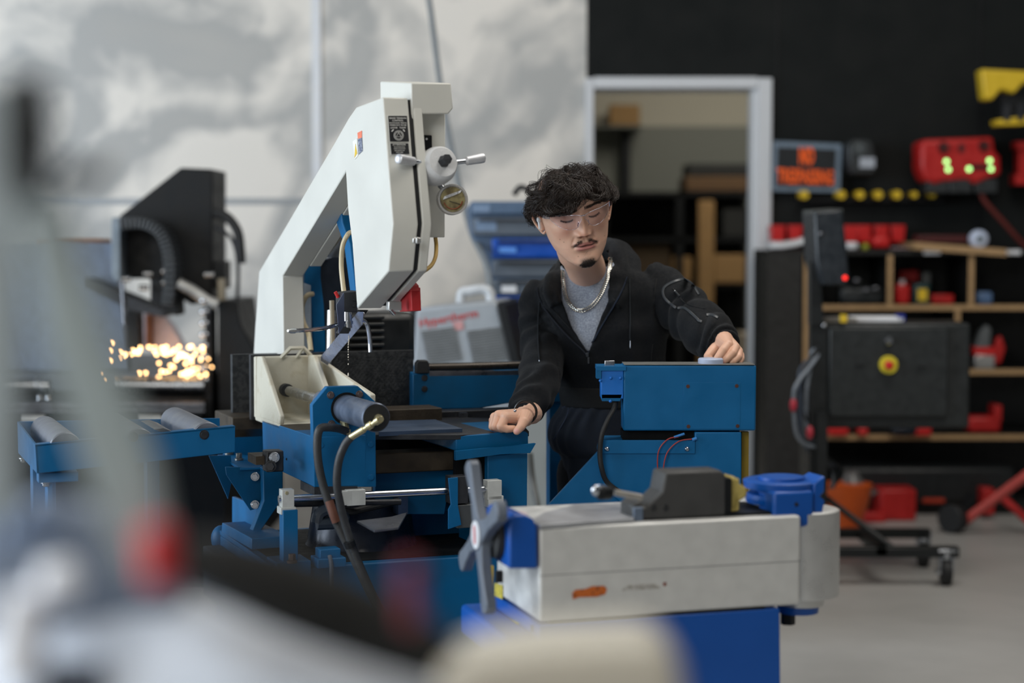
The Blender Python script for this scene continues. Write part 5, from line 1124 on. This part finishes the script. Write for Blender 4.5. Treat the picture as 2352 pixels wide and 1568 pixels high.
hand([[q(1655,770,4.56,.026),q(1664,784,4.48,.023),q(1672,792,4.44,.0135)],[q(1666,784,4.485,.021),q(1688,797,4.445,.0125)],[q(1668,786,4.49,.02),q(1696,806,4.45,.0115)],[q(1670,790,4.50,.018),q(1700,815,4.46,.0105)],
 [q(1672,791,4.44,.0108),q(1661,804,4.418,.0108),q(1650,819,4.408,.0094),q(1643,828,4.406,.0078)],
 [q(1689,797,4.445,.0108),q(1683,810,4.42,.0102),q(1669,824,4.410,.0088),q(1661,831,4.410,.0074)],
 [q(1697,806,4.45,.0104),q(1696,819,4.428,.0094),q(1685,829,4.418,.0082),q(1680,832,4.418,.0074)],
 [q(1701,815,4.46,.0094),q(1702,824,4.442,.0086),q(1698,831,4.434,.0076)],
 [q(1655,790,4.50,.018),q(1636,806,4.47,.0125),q(1626,818,4.458,.0105),q(1632,828,4.452,.0085)]])
# hidden limbs so that the body is whole under the clothes
chain_(hb,[q(1222,950,4.50+DY,.025),q(1208,938,4.425,.028),q(1243,860,4.58,.032),q(1246,820,4.66,.034),q(1243,765,4.72,.036),q(1245,705,4.755,.034),q(1268,684,4.77,.03),q(1370,710,4.78,.05),q(1480,680,4.77,.03),q(1514,682,4.755,.034),q(1556,706,4.71,.04),q(1598,742,4.64,.036),q(1630,772,4.57,.032),q(1655,790,4.52,.028)])
chain_(hb,[q(1370,720,4.78,.08),q(1395,860,4.78,.085),q(1400,1000,4.78,.09)])
n_all=len(hb.bm.verts)
col=np.ones((n_all,4)); col[:,:3]=SK*np.array([.97,.95,.94])
col[:NZ*NA,:3]=T.reshape(-1,3)
hb.bm.verts.ensure_lookup_table()
# nails
NL=[(P(1644,829,4.397),.0062),(P(1186.5,990,4.398+DY-.01),.0062),(P(1661,832,4.402),.005)]
for i in range(nearm,n_all):
    v=hb.bm.verts[i].co
    for c,r_ in NL:
        if (v-c).length<r_: col[i,:3]=[lin(k) for k in (226,170,160)]
me=bpy.data.meshes.new('body'); hb.bm.normal_update(); bmesh.ops.recalc_face_normals(hb.bm,faces=hb.bm.faces); hb.bm.to_mesh(me); hb.bm.free()
ca=me.color_attributes.new('tone','FLOAT_COLOR','POINT'); ca.data.foreach_set('color',col.astype(np.float32).ravel())
me.transform(Matrix.Translation(-mo_)); me.materials.append(skin)
for p in me.polygons: p.use_smooth=True
body=bpy.data.objects.new('body',me); C.objects.link(body); body.parent=man
# --- torso clothes
def trings(rows,n=72,pw=2.3,fold=None):
    out=[]
    for (y,xl_,xr_,Yc,bd) in rows:
        a=P(xl_,y,Yc); b=P(xr_,y,Yc); cx=(a.x+b.x)/2; hw=(b.x-a.x)/2; z=(a.z+b.z)/2
        ring=[]
        for k in range(n):
            t=2*math.pi*k/n; c,s=math.cos(t),math.sin(t); e_=2/pw
            x=hw*math.copysign(abs(c)**e_,c); y_=bd*math.copysign(abs(s)**e_,s)
            ring.append(Vector((cx+x,Yc+y_,z)))
        out.append(ring)
    return out
def interp_rows(rows,m=5):
    pts=[Vector((r[0],r[1],r[2])) for r in rows]; q1=smooth_path(pts,m); q2=smooth_path([Vector((r[0],r[3],r[4])) for r in rows],m)
    return [(a.x,a.y,a.z,b.y,b.z) for a,b in zip(q1,q2)]
trow=interp_rows([(596,1318,1398,4.755,.058),(614,1282,1452,4.75,.078),(634,1254,1494,4.75,.096),(664,1226,1520,4.75,.108),(705,1222,1532,4.755,.118),(760,1226,1534,4.75,.122),(820,1245,1530,4.75,.118),(872,1276,1528,4.755,.112),(892,1282,1526,4.755,.11)])
hb2=B(); hb2.rings(trings(trow))
def tubeY(pts,n=24,m=6):
    P_=[p for p,_ in pts]; R_=[Vector((r,0,0)) for _,r in pts]
    return smooth_path(P_,m),[v.x for v in smooth_path(R_,m)]
la=tubeY([q(1262,668,4.77,.058),q(1243,705,4.755,.060),q(1243,765,4.72,.054),q(1246,820,4.66,.053),q(1243,860,4.58,.053),q(1228,905,4.49,.049),q(1208,938,4.425,.041),q(1196,952,4.405,.034)])
hb2.tube(la[0],la[1],n=28)
ra_=tubeY([q(1480,650,4.77,.062),q(1514,668,4.755,.068),q(1556,702,4.71,.067),q(1598,738,4.64,.064),q(1630,768,4.57,.060),q(1652,790,4.52,.050),q(1662,797,4.50,.042)])
hb2.tube(ra_[0],ra_[1],n=28)
for pth in ([q(1306,600,4.83,.024),q(1350,590,4.87,.036),q(1405,585,4.86,.042),q(1436,602,4.80,.038),q(1446,632,4.73,.028),q(1430,668,4.665,.018),q(1414,705,4.635,.012)],
            [q(1306,602,4.83,.022),q(1284,618,4.77,.019),q(1266,642,4.69,.016),q(1258,672,4.655,.012),q(1270,705,4.635,.009)],
            [q(1395,556,4.83,.016),q(1412,575,4.77,.020),q(1428,612,4.71,.018),q(1420,655,4.66,.013),q(1405,700,4.635,.010)],
            [q(1288,600,4.78,.012),q(1276,630,4.71,.011),q(1274,660,4.665,.009),q(1282,700,4.635,.008)]):
    t_=tubeY(pth); hb2.tube(t_[0],t_[1],n=18)
hoodie=finish(hb2,'hoodie',hood_m,None,(('REMESH',dict(mode='VOXEL',voxel_size=.0045)),('SMOOTH',dict(factor=.5,iterations=8))))
# folds: creases run across the sleeves and gently down the body
me=hoodie.data
def seg_t(p,path):
    best=(9,0,None)
    for i in range(0,len(path)-1):
        a,b=path[i],path[i+1]; ab=b-a; t=max(0,min(1,(p-a).dot(ab)/ab.length_squared)); d=(p-(a+ab*t)).length
        if d<best[0]: best=(d,i+t,ab.normalized())
    return best
XA=P(1285,700,4.6).x; XB=P(1500,700,4.7).x
def near(pts,path):
    best=np.full(len(pts),9.0); tt=np.zeros(len(pts))
    for i in range(len(path)-1):
        a=np.array(path[i]); ab=np.array(path[i+1])-a; t=np.clip((pts-a)@ab/(ab@ab),0,1); dd=np.linalg.norm(pts-(a+t[:,None]*ab),axis=1)
        m=dd<best; best[m]=dd[m]; tt[m]=i+t[m]
    return best,tt
VC=np.array([v.co[:] for v in me.vertices]); DA,TA=near(VC,la[0]); DB,TB=near(VC,ra_[0])
NO_=[v.normal.copy() for v in me.vertices]; NC=VC.copy()
for v in me.vertices:
    p=v.co; n_=NO_[v.index]; d=0
    w_=noise.noise(p*9); 
    dl=tl=drr=tr_=9
    if p.x<XA: dl,tl=float(DA[v.index]),float(TA[v.index])
    elif p.x>XB: drr,tr_=float(DB[v.index]),float(TB[v.index])
    if dl<.072:
        k=min(1,tl/10); d+=k*(.0030*math.sin(tl*.9+w_*7+n_.x*2.5+n_.z*1.5)+.0055*noise.noise(Vector((p.x*18,p.y*18,p.z*34))))
    elif drr<.085:
        k=min(1,tr_/12); d+=k*(.0095*abs(math.sin(tr_*.55+w_*3.4+n_.x*1.6-n_.z))-.005+.003*noise.noise(p*32))
    else:
        d+=.0075*noise.noise(Vector((p.x*24,p.y*18,p.z*4)))+.004*noise.noise(Vector((p.x*14,p.y*14,p.z*26)))
    NC[v.index]=p+n_*d
me.vertices.foreach_set('co',NC.astype(np.float32).ravel()); me.update()
# open the front: remove the cloth inside the neck opening
opening=[(1290,560),(1287,640),(1290,690),(1312,750),(1351,812),(1372,750),(1397,690),(1400,640),(1404,575)]
def inpoly(x,y,poly):
    c=False; j=len(poly)-1
    for i in range(len(poly)):
        xi,yi=poly[i]; xj,yj=poly[j]
        if (yi>y)!=(yj>y) and x<(xj-xi)*(y-yi)/(yj-yi)+xi: c=not c
        j=i
    return c
op3=[P(x,y,4.64) for x,y in opening]; op2=[(p.x,p.z) for p in op3]
bmh=bmesh.new(); bmh.from_mesh(me)
kill=[f for f in bmh.faces if (lambda c:c.y<4.78 and inpoly(c.x,c.z,op2))(f.calc_center_median())]
bmesh.ops.delete(bmh,geom=kill,context='FACES')
for _ in range(3):
    bd_=[v for v in bmh.verts if v.is_boundary]
    new={v:sum((e.other_vert(v).co for e in v.link_edges if e.is_boundary),Vector())/max(1,sum(e.is_boundary for e in v.link_edges)) for v in bd_}
    for v,c in new.items(): v.co=v.co.lerp(c,.6)
bmh.to_mesh(me); bmh.free()
bvh=BVHTree.FromPolygons([v.co.copy() for v in me.vertices],[p.vertices[:] for p in me.polygons])
me.transform(Matrix.Translation(-mo_)); hoodie.parent=man
so=hoodie.modifiers.new('thick','SOLIDIFY'); so.thickness=.003; so.offset=-1
# shirt
srow=[(y,xl_+((xr_-xl_)*.03),xr_-((xr_-xl_)*.03),Yc,bd*.90) for (y,xl_,xr_,Yc,bd) in trow]
sb_=B(); sb_.rings([[Vector((p.x,p.y,p.z)) for p in r_] for r_ in trings(srow,n=120)])
shirt=finish(sb_,'t_shirt',shirt_m,None,(('SUBSURF',dict(levels=1,render_levels=1)),))
NS=[v.normal.copy() for v in shirt.data.vertices]
for v in shirt.data.vertices:
    p=v.co; v.co=p+NS[v.index]*(.0035*noise.noise(Vector((p.x*30,p.y*10,p.z*7)))+.002*noise.noise(p*40))
bvs=BVHTree.FromPolygons([v.co.copy() for v in shirt.data.vertices],[p.vertices[:] for p in shirt.data.polygons])
# neck hole of the shirt
nh=[P(x,y,4.66) for x,y in ((1266,560),(1282,600),(1296,618),(1315,632),(1338,640),(1366,634),(1390,616),(1414,596),(1428,560))]; nh2=[(p.x,p.z) for p in nh]
bms=bmesh.new(); bms.from_mesh(shirt.data)
bmesh.ops.delete(bms,geom=[f for f in bms.faces if (lambda c:inpoly(c.x,c.z,nh2))(f.calc_center_median())],context='FACES'); bms.to_mesh(shirt.data); bms.free()
shirt.data.transform(Matrix.Translation(-mo_)); shirt.parent=man
def hit(px,py,off=.001,tree=None,dep=4.6):
    o_,d_=W0.ray(px,py); d_=d_.normalized()
    for t_ in ([tree] if tree else [bvh,bvs]):
        r_=t_.ray_cast(o_,d_)
        if r_[0] is not None: return r_[0]-d_*off, r_[1]
    return P(px,py,dep),Vector((0,-1,0))
def mesh_local(b,name,m,par=man,**k):
    bmesh.ops.translate(b.bm,verts=b.bm.verts,vec=-mo_); return b.done(name,m,par,**k)
# shirt neckband
nbp=[hit(x,y,.003,bvs)[0] for x,y in smooth_path([Vector((x,y,0)) for x,y in ((1307,629),(1318,634),(1338,640.5),(1364,635),(1384,622))],5) and [(v.x,v.y) for v in smooth_path([Vector((x,y,0)) for x,y in ((1307,629),(1318,634),(1338,640.5),(1364,635),(1384,622))],5)]]
mesh_local(B().tube(nbp,.004,n=8),'neckband',shirt_m,shirt)
# facings, zip tape and teeth
def surf_path(pts,n=8,off=.002,tree=None):
    pp=[(v.x,v.y) for v in smooth_path([Vector((x,y,0)) for x,y in pts],n)]
    out=[hit(x,y,off,tree)[0] for x,y in pp]
    # remove jumps
    for _ in range(3):
        for i in range(1,len(out)-1): out[i].y=(out[i-1].y+out[i].y*2+out[i+1].y)/4
    return out
zl=surf_path([(1234,660),(1238,682),(1254,712),(1280,745),(1310,778),(1334,800),(1347,814)],9,.002,bvh)
zr_=surf_path([(1440,636),(1428,668),(1408,705),(1382,748),(1362,785),(1352,808)],9,.002,bvh)
ztape=cloth('zip_tape',(20,24,32)); zmet=mat('dark_zip_metal',(70,84,110),.3,.7,.05)
for zp,mm in ((zl,mat('black_zip_metal',(60,64,72),.35,.7)),(zr_,zmet)):
    zo=mesh_local(B().tube(zp,.0028,n=8),'zip_tape',ztape,hoodie)
    tb_=B(); L_=0
    for a_,b_ in zip(zp,zp[1:]):
        n_=max(1,int((b_-a_).length/.0024)); M=Vector((0,-1,.1)).normalized().to_track_quat('Z','Y').to_matrix()
        for k in range(n_): tb_.box(a_.lerp(b_,k/n_)+Vector((0,-.0026,0)),(.0026,.0012,.0012))
    mesh_local(tb_,'zip_teeth',mm,zo)
# seams
for nm,pts in (('armhole_seam',((1509,640),(1506,655),(1502,690),(1503,720))),('facing_seam',((1246,672),(1264,702),(1292,735),(1322,768),(1345,790))),('facing_seam',((1392,640),(1402,672),(1412,690))),('body_seam',((1500,790),(1497,810),(1496,834)))):
    mesh_local(B().tube(surf_path(pts,6,.0004,bvh),.0012,n=6),'seam' ,mat('seam_black',(10,12,14),.8),hoodie)
# zip pull
zp0=hit(1349,815,.005,bvh)[0]; mesh_local(B().box(zp0,(.007,.004,.011)).box(zp0+Vector((.003,-.002,-.014)),(.005,.002,.016)),'zip_pull',mat('gun_metal',(72,76,80),.35,.8),hoodie,bev=.0008)
# drawstrings
for pts in (((1240,690),(1237,720),(1236,760),(1237,800),(1239,826)),((1446,640),(1447,690),(1448,730),(1447,770),(1448,782))):
    d_=surf_path(pts,8,.004,bvh); ds=mesh_local(B().tube(d_,[.0016+.0004*(i%2) for i in range(len(d_))],n=8),'drawstring',cloth('cord_black',(34,38,42)),hoodie)
    mesh_local(B().cyl(d_[-1],d_[-1]-Vector((0,.0,.018)),.0017),'cord_tip',chrome,ds)
# reflective sleeve pocket
tape=mat('grey_seam_tape',(56,61,66),.35,0,.05)
def strip(pts,w_,nm='tape_strip',m=tape,off=.0022,par=hoodie):
    pp=[(v.x,v.y) for v in smooth_path([Vector((x,y,0)) for x,y in pts],6)]; rows=[]
    for i,(x,y) in enumerate(pp):
        x0_,y0_=pp[max(i-1,0)]; x1_,y1_=pp[min(i+1,len(pp)-1)]; l=math.hypot(x1_-x0_,y1_-y0_) or 1; nx_,ny_=-(y1_-y0_)/l*w_,(x1_-x0_)/l*w_
        rows.append([hit(x+nx_*k,y+ny_*k,off,bvh)[0] for k in (-1,-.5,0,.5,1)])
    o=mesh_local(B().grid(rows),nm,m,par,sharp=80); s=o.modifiers.new('t','SOLIDIFY'); s.thickness=.0005; s.offset=0; return o
strip([(1571,640),(1556,643),(1535,652),(1523,664),(1524,680),(1536,694),(1553,707)],2.6)
strip([(1571,640),(1586,648),(1596,660),(1606,676)],2.2)
strip([(1556,707),(1570,706),(1585,716),(1604,734)],2.8)
strip([(1622,722),(1636,722),(1650,729)],3.0)
strip([(1602,734),(1612,738)],2.6)
zpk=surf_path([(1545,662),(1556,676),(1572,694),(1590,702),(1618,708)],6,.001,bvh)
mesh_local(B().tube(zpk,.0012,n=6),'pocket_zip',black,hoodie)
c=hit(1550,668,.003,bvh)[0]; c2=hit(1561,680,.003,bvh)[0]; mesh_local(B().tube([c,c2],.0022,n=6),'zip_pull',mat('satin_dark',(50,54,58),.4,.3),hoodie); mesh_local(B().sph(c,.0022),'zip_slider',chrome,hoodie)
# ribbed waist and coverall below it
lrow=interp_rows([(884,1281,1527,4.755,.112),(905,1284,1526,4.755,.113),(930,1288,1528,4.755,.114)],4)
bb_=B(); bb_.rings(trings(lrow,n=90)); 
wb2=finish(bb_,'waistband',cloth('rib_black',(24,26,28)),man)
hrow=interp_rows([(926,1290,1528,4.755,.112),(945,1280,1532,4.755,.116),(970,1264,1540,4.76,.122),(1003,1259,1544,4.765,.128),(1030,1270,1542,4.765,.128),(1048,1288,1540,4.77,.122),(1100,1290,1535,4.77,.118),(1180,1300,1530,4.77,.112)],6)
rg_=trings(hrow,n=140)
for j,r_ in enumerate(rg_):
    k=min(1,j/6)
    for i,p in enumerate(r_):
        a_=2*math.pi*i/140; amp=.0042*k*max(.2,1-j/40); dd=amp*math.sin(a_*22+math.sin(j*.12+a_*3)*1.2)+.002*noise.noise(p*25)
        cxy=Vector((sum(v.x for v in r_)/140,MY,p.z)); r_[i]=p+(p-cxy).normalized()*dd
tr0=finish((lambda b:(b.rings(rg_),b)[1])(B()),'coverall',navy_m,man)
bvt=BVHTree.FromPolygons([v.co+mo_ for v in tr0.data.vertices],[p.vertices[:] for p in tr0.data.polygons])
for pts in (((1291,937),(1300,932)),((1306,934),(1302,955),(1286,985),(1272,1008)),((1292,929),(1330,931),(1370,929))):
    mesh_local(B().tube(surf_path(pts,6,.0006,bvt),.0014,n=6),'stitching',mat('navy_stitch',(40,52,76),.7),tr0)
lg=B()
lft=[q(1345,1090,4.77,.088),q(1342,1250,4.77,.08),q(1350,1450,4.76,.065)]
for sx_ in (0,1):
    k=sx_*.26
    pA_=P(1352,1090,4.77)+Vector((k*.55,0,0)); 
    capsule(lg,pA_,Vector((pA_.x-.0+k*.3,4.77,.52)),.085,.07,28); capsule(lg,Vector((pA_.x+k*.3,4.77,.52)),Vector((pA_.x+k*.35,4.8,.10)),.068,.055,28)
finish(lg,'trousers',trouser_m,man,(('REMESH',dict(mode='VOXEL',voxel_size=.01)),('SMOOTH',dict(factor=.5,iterations=4))))
sh2=B()
for k in (0,.26):
    x=P(1352,1090,4.77).x+k*.9
    capsule(sh2,Vector((x,4.82,.05)),Vector((x,4.64,.042)),.048,.042,20)
    sh2.b2((x-.046,4.58,0),(x+.046,4.88,.022))
so_=finish(sh2,'shoes',black,man,(('REMESH',dict(mode='VOXEL',voxel_size=.006)),('SMOOTH',dict(factor=.4,iterations=3))))
# --- hair
rs=random.Random(11); hr=B()
hc=Vector((0,.008,.124))
def skull(az,po,l):   # az: 0 = face side, po: 0 = crown
    d=Vector((math.sin(az)*math.sin(po),-math.cos(az)*math.sin(po),math.cos(po)))
    return hc+Vector((d.x*(.0775+l),d.y*(.099+l),d.z*(.070+l)))
def pomax(az):
    a=(az+math.pi)%(2*math.pi)-math.pi
    return float(np.interp(a,[-3.2,-2.4,-1.8,-1.45,-1.1,-.7,-.35,-.1,.2,.45,.8,1.1,1.45,1.8,2.4,3.2],[2.25,2.2,1.8,1.52,1.46,1.33,1.24,1.12,.98,1.10,1.28,1.38,1.42,1.75,2.2,2.25]))
cap=[]; 
for i in range(26):
    cap.append([HM@skull(2*math.pi*j/64,.02+(pomax(2*math.pi*j/64)-.24)*i/25,.0075+.004*noise.noise(Vector((i*.5,j*.4,0)))) for j in range(64)])
hr.rings(cap)
def azpo(d): return math.atan2(d.x,-d.y), math.acos(max(-1,min(1,d.z)))
def dirv(az,po): return Vector((math.sin(az)*math.sin(po),-math.cos(az)*math.sin(po),math.cos(po)))
locks=[]; pmr=[rs.gauss(0,.065) for _ in range(190)]
for k in range(190):
    az=rs.uniform(-math.pi,math.pi) if k%3==0 else rs.gauss(0,1.0); po=pomax(az)*math.sqrt(rs.random())*.86
    locks.append((az,po,rs.uniform(.45,.95),rs.uniform(.0045,.0095),rs.uniform(.6,1.35),rs.uniform(0,6.28),rs.uniform(.006,.021),rs.gauss(0,.8)))
for k in range(7200):
    az,po,span,hx,fq,ph0,l0,tw=locks[k%190]
    d=dirv(az,max(.02,po)); d=(d+Vector([rs.gauss(0,.055) for _ in range(3)])).normalized()
    ph0+=rs.gauss(0,.28); l0=max(.003,l0+rs.gauss(0,.0025)); hx*=rs.uniform(.8,1.2); span*=rs.uniform(.8,1.15)
    pts=[]; n_=13; h0=None; pk=1+rs.gauss(0,.012)+pmr[k%190]
    for i in range(n_):
        t=i/(n_-1); a_,p_=azpo(d)
        down=(dirv(a_,p_+.02)-dirv(a_,p_-.02)).normalized(); side=d.cross(down)
        an2=tw*(1-.5*t)+(1.1*noise.noise(d*2.3+Vector((3,1,7))))
        if p_<.55: an2+=1.3*(1-p_/.55)*(1 if az>0 else -1)*.6
        step=down*math.cos(an2)+side*math.sin(an2)
        d=(d+step*(span/n_)).normalized(); a_,p_=azpo(d); pm=pomax(a_)*pk
        if p_>pm: p_=pm+.02*rs.random(); d=dirv(a_,p_)
        lift=l0*(math.sin(math.pi*min(1,.12+t*.85))*.8+.2)+.005+.010*max(0,p_-1.1)
        c=skull(a_,p_,lift); u=side; w2=d
        h_=hx*min(1,t*2.2); an=ph0+t*fq*6.28
        pts.append(HM@(c+u*math.cos(an)*h_+w2*(math.sin(an)*h_*.7)))
    r0=rs.uniform(.00032,.0006)
    hr.tube(pts,[r0*(1-.6*(i/(n_-1))**2) for i in range(n_)],n=3)
for v in []: pass
ho=mesh_local(hr,'hair',hair_m,man,sharp=180)
# eyelashes, goatee and moustache hair
def on_face(x,z,off=.0):
    i=np.abs(zs-z).argmin(); j=np.argmin(np.where(s_[i]<0,np.abs(Xg[i]-x),9)); return Vector((Xg[i,j],Yg[i,j]-off,Zg[i,j]))
fh=B()
def tuft(x,z,dx,dz,l,r_=.00035):
    a_=on_face(x,z); b_=on_face(x+dx*l,z+dz*l,.0022); fh.tube([HM@a_,HM@((a_+b_)/2+Vector((0,-.0012,0))),HM@b_],[r_,r_,r_*.4],n=4)
for k in range(520):
    x=rs.gauss(0,.008); z=rs.gauss(.011,.006)
    if abs(x)<.019 and -.004<z<.021: tuft(x,z,rs.gauss(0,.5)+x*20,-1,rs.uniform(.004,.008))
for k in range(280):
    s=rs.choice((-1,1)); ax1=rs.uniform(.006,.027); z=.0655-.013*max(0,(ax1-.012)/.016)**1.3+rs.gauss(0,.0018)
    if ax1>.003 and ax1<.026: tuft(s*ax1,z,s*.95,-.45,rs.uniform(.003,.005),.00017)
for k in range(190):
    s=rs.choice((-1,1)); ax1=rs.uniform(.013,.050); z=.1405+.003*math.exp(-((ax1-.036)/.012)**2)-.0035*max(0,min(1,(ax1-.042)/.01))+rs.gauss(0,.0016)*(1.1-ax1*11)
    tuft(s*ax1,z,s*1,.35,rs.uniform(.004,.007),.0003)
for s in (-1,1):
    for k in range(26):
        x=.019+.026*k/25; a_=on_face(s*x,.1132+.0030*((x-.0315)/.0125)**2,.0005); fh.tube([HM@a_,HM@(a_+Vector((s*.0004,-.0022,-.0014))),HM@(a_+Vector((s*.0008,-.0038,-.0016)))],[.00035,.0003,.0001],n=4)
mesh_local(fh,'facial_hair',hair_m,man,sharp=180)
# --- things he wears
def worn(name,b,m,label,cat,**k): return tag(b.done(name,m,**k),label,cat)
gf=Fr(tuple(HC),0)
glass_o=thing('safety_glasses',Fr((HC.x,HC.y,HC.z-.03),0),'clear safety glasses worn by the man','glasses'); g0=Vector(glass_o.location)
def gl_local(b,name,m,par=glass_o,**k): bmesh.ops.translate(b.bm,verts=b.bm.verts,vec=-g0); return b.done(name,m,par,**k)
def clear(name,tint,gl,alpha):
    m=bpy.data.materials.new(name); m.use_nodes=True; nt=m.node_tree; N=nt.nodes; L=nt.links; N.remove(N['Principled BSDF'])
    t=N.new('ShaderNodeBsdfTransparent'); t.inputs[0].default_value=tint; g_=N.new('ShaderNodeBsdfGlossy'); g_.inputs['Roughness'].default_value=.06; g_.inputs[0].default_value=(.9,.92,1,1)
    mx=N.new('ShaderNodeMixShader'); lw=N.new('ShaderNodeLayerWeight'); lw.inputs[0].default_value=gl
    mr=N.new('ShaderNodeMapRange'); mr.inputs['To Min'].default_value=alpha; mr.inputs['To Max'].default_value=.75
    L.new(lw.outputs['Fresnel'],mr.inputs['Value']); L.new(mr.outputs['Result'],mx.inputs[0]); L.new(t.outputs[0],mx.inputs[1]); L.new(g_.outputs[0],mx.inputs[2]); L.new(mx.outputs[0],N['Material Output'].inputs[0]); return m
lens_m=clear('clear_lens',(.90,.86,.90,1),.25,.045); rim_m=clear('clear_rim',(.80,.80,.84,1),.5,.34)
for s in (-1,1):
    def gp(x,z): return HM@Vector((s*x,-.112+7.5*x*x+ .6*x*x*0,z))
    up_e=lambda x:.1335+.0035*math.sin(min(1,x/.062)*3.0)+.004*max(0,(x-.04)/.03)-.003*max(0,1-x/.012)
    lo_e=lambda x:up_e(x)-np.interp(x,[.003,.008,.014,.022,.036,.050,.062,.071],[.006,.016,.028,.034,.0345,.029,.019,.007])
    xs_=[.003+.068*(.5-.5*math.cos(math.pi*i/36)) for i in range(37)]
    b=B(); b.grid([[gp(x,lo_e(x)+(up_e(x)-lo_e(x))*k/10) for k in range(11)] for x in xs_])
    gl_local(b,'lens',lens_m,sharp=180)
    e1=[gp(x,up_e(x)) for x in xs_]; e2=[gp(x,lo_e(x)) for x in xs_]
    e2=[e2[0]]+[(a_+b_*2+c_)/4 for a_,b_,c_ in zip(e2,e2[1:],e2[2:])]+[e2[-1]]
    gl_local(B().tube(e1,.0008,n=6).tube(e2,.0005,n=6),'lens_rim',rim_m,sharp=180)
    tp=[HM@Vector((s*.069,-.0755,.132)),HM@Vector((s*.077,-.060,.130)),HM@Vector((s*.081,-.03,.128)),HM@Vector((s*.082,.005,.127)),HM@Vector((s*.080,.02,.120))]
    gl_local(B().tube(smooth_path(tp,5),.0,prof=[(-.0012,-.0045),(.0012,-.0045),(.0012,.0045),(-.0012,.0045)]),'temple',rim_m)
    gl_local(B().tube([HM@Vector((s*.011,-.108,.118)),HM@Vector((s*.013,-.101,.108)),HM@Vector((s*.012,-.098,.103))],.0012,n=6),'nose_pad',rim_m)
gl_local(B().tube([HM@Vector((x,-.1125,.1310+.0015*math.cos(x*200))) for x in (-.005,-.002,0,.002,.005)],.0016,n=8),'bridge',rim_m)
ep=HM@Vector((-.083,.000,.102)); d_=(HM.to_3x3()@Vector((-.1,-.25,-1))).normalized()
eb=B(); eb.sph(ep+Vector((0,-.004,.004)),.0072,(.8,1,1.1)); capsule(eb,ep+Vector((0,-.006,.004)),ep+Vector((0,-.006,.004))+d_*.022,.0034,.0028,12)
worn('earbud',eb,mat('glossy_white',(236,238,240),.25),'white wireless earbud in the man\'s left-hand ear in the picture','earbud')
# chain necklace
npx=[(1402,592),(1401,612),(1396,635),(1388,658),(1377,680),(1362,699),(1345,710),(1330,713),(1316,706),(1304,690),(1297,670),(1293,645),(1292,622)]
cpts=[(v.x,v.y) for v in smooth_path([Vector((x,y,0)) for x,y in npx],14)]
c3=[]
for x,y in cpts:
    h1=bvs.ray_cast(W0.ray(x,y)[0],W0.ray(x,y)[1].normalized())[0]; c3.append(h1+Vector((0,-.007,0)) if h1 is not None else P(x,y,4.66))
for _ in range(10):
    for i in range(1,len(c3)-1): c3[i].y=(c3[i-1].y+c3[i].y+c3[i+1].y)/3
cn=B(); acc=0; step=.0052; last=c3[0]; k=0
for a_,b_ in zip(c3,c3[1:]):
    L_=(b_-a_).length
    while acc<L_:
        p=a_.lerp(b_,acc/L_); d=(b_-a_).normalized(); u,v2,_=basis(d); sg=1 if k%2 else -1
        t1_=(u*.6*sg+v2*.8).normalized(); 
        ringp=[p+d*math.cos(t)*.0042+ (d*.35+Vector((1,0,0)).cross(d).normalized()*1.0).normalized()*math.sin(t)*.0031 for t in [2*math.pi*j/12 for j in range(12)]]
        ringp=[r_+Vector((0,(-.0008 if k%2 else .0006),0)) for r_ in ringp]
        nn=d.cross(Vector((0,-1,0))).normalized()
        ringp=[p+d*math.cos(t)*.0046+nn*math.sin(t)*.0042+Vector((0,-.0012*math.sin(t+ .6),0)) for t in [2*math.pi*j/12 for j in range(12)]]
        cn.tube(ringp,.0012,n=6,closed=True); acc+=step; k+=1
    acc-=L_
worn('chain_necklace',cn,mat('silver_chain',(214,212,204),.22,1,.05),'silver curb chain hanging round the man\'s neck over the grey shirt','necklace')
wc=P(1207,946,4.455+DY); wa=(P(1222,944,4.52+DY)-P(1200,954,4.41+DY)).normalized()
wt=B(); u,v2,_=basis(wa); wt.tube([wc+(u*math.cos(t)+v2*math.sin(t))*.0262 for t in [2*math.pi*j/30 for j in range(30)]],.003,n=8,closed=True)
wo=worn('wrist_watch',wt,mat('watch_black',(14,16,18),.3),'dark wristwatch with a bright rim under the cuff of the resting hand','watch')
f_=P(1183,943,4.37+DY); wf=B().sph(f_-Vector(wo.location),.0035).done('watch_crown',chrome,wo)
for o in list(bpy.data.objects):
    if o.type=='CURVE' and o.users==0: bpy.data.objects.remove(o)
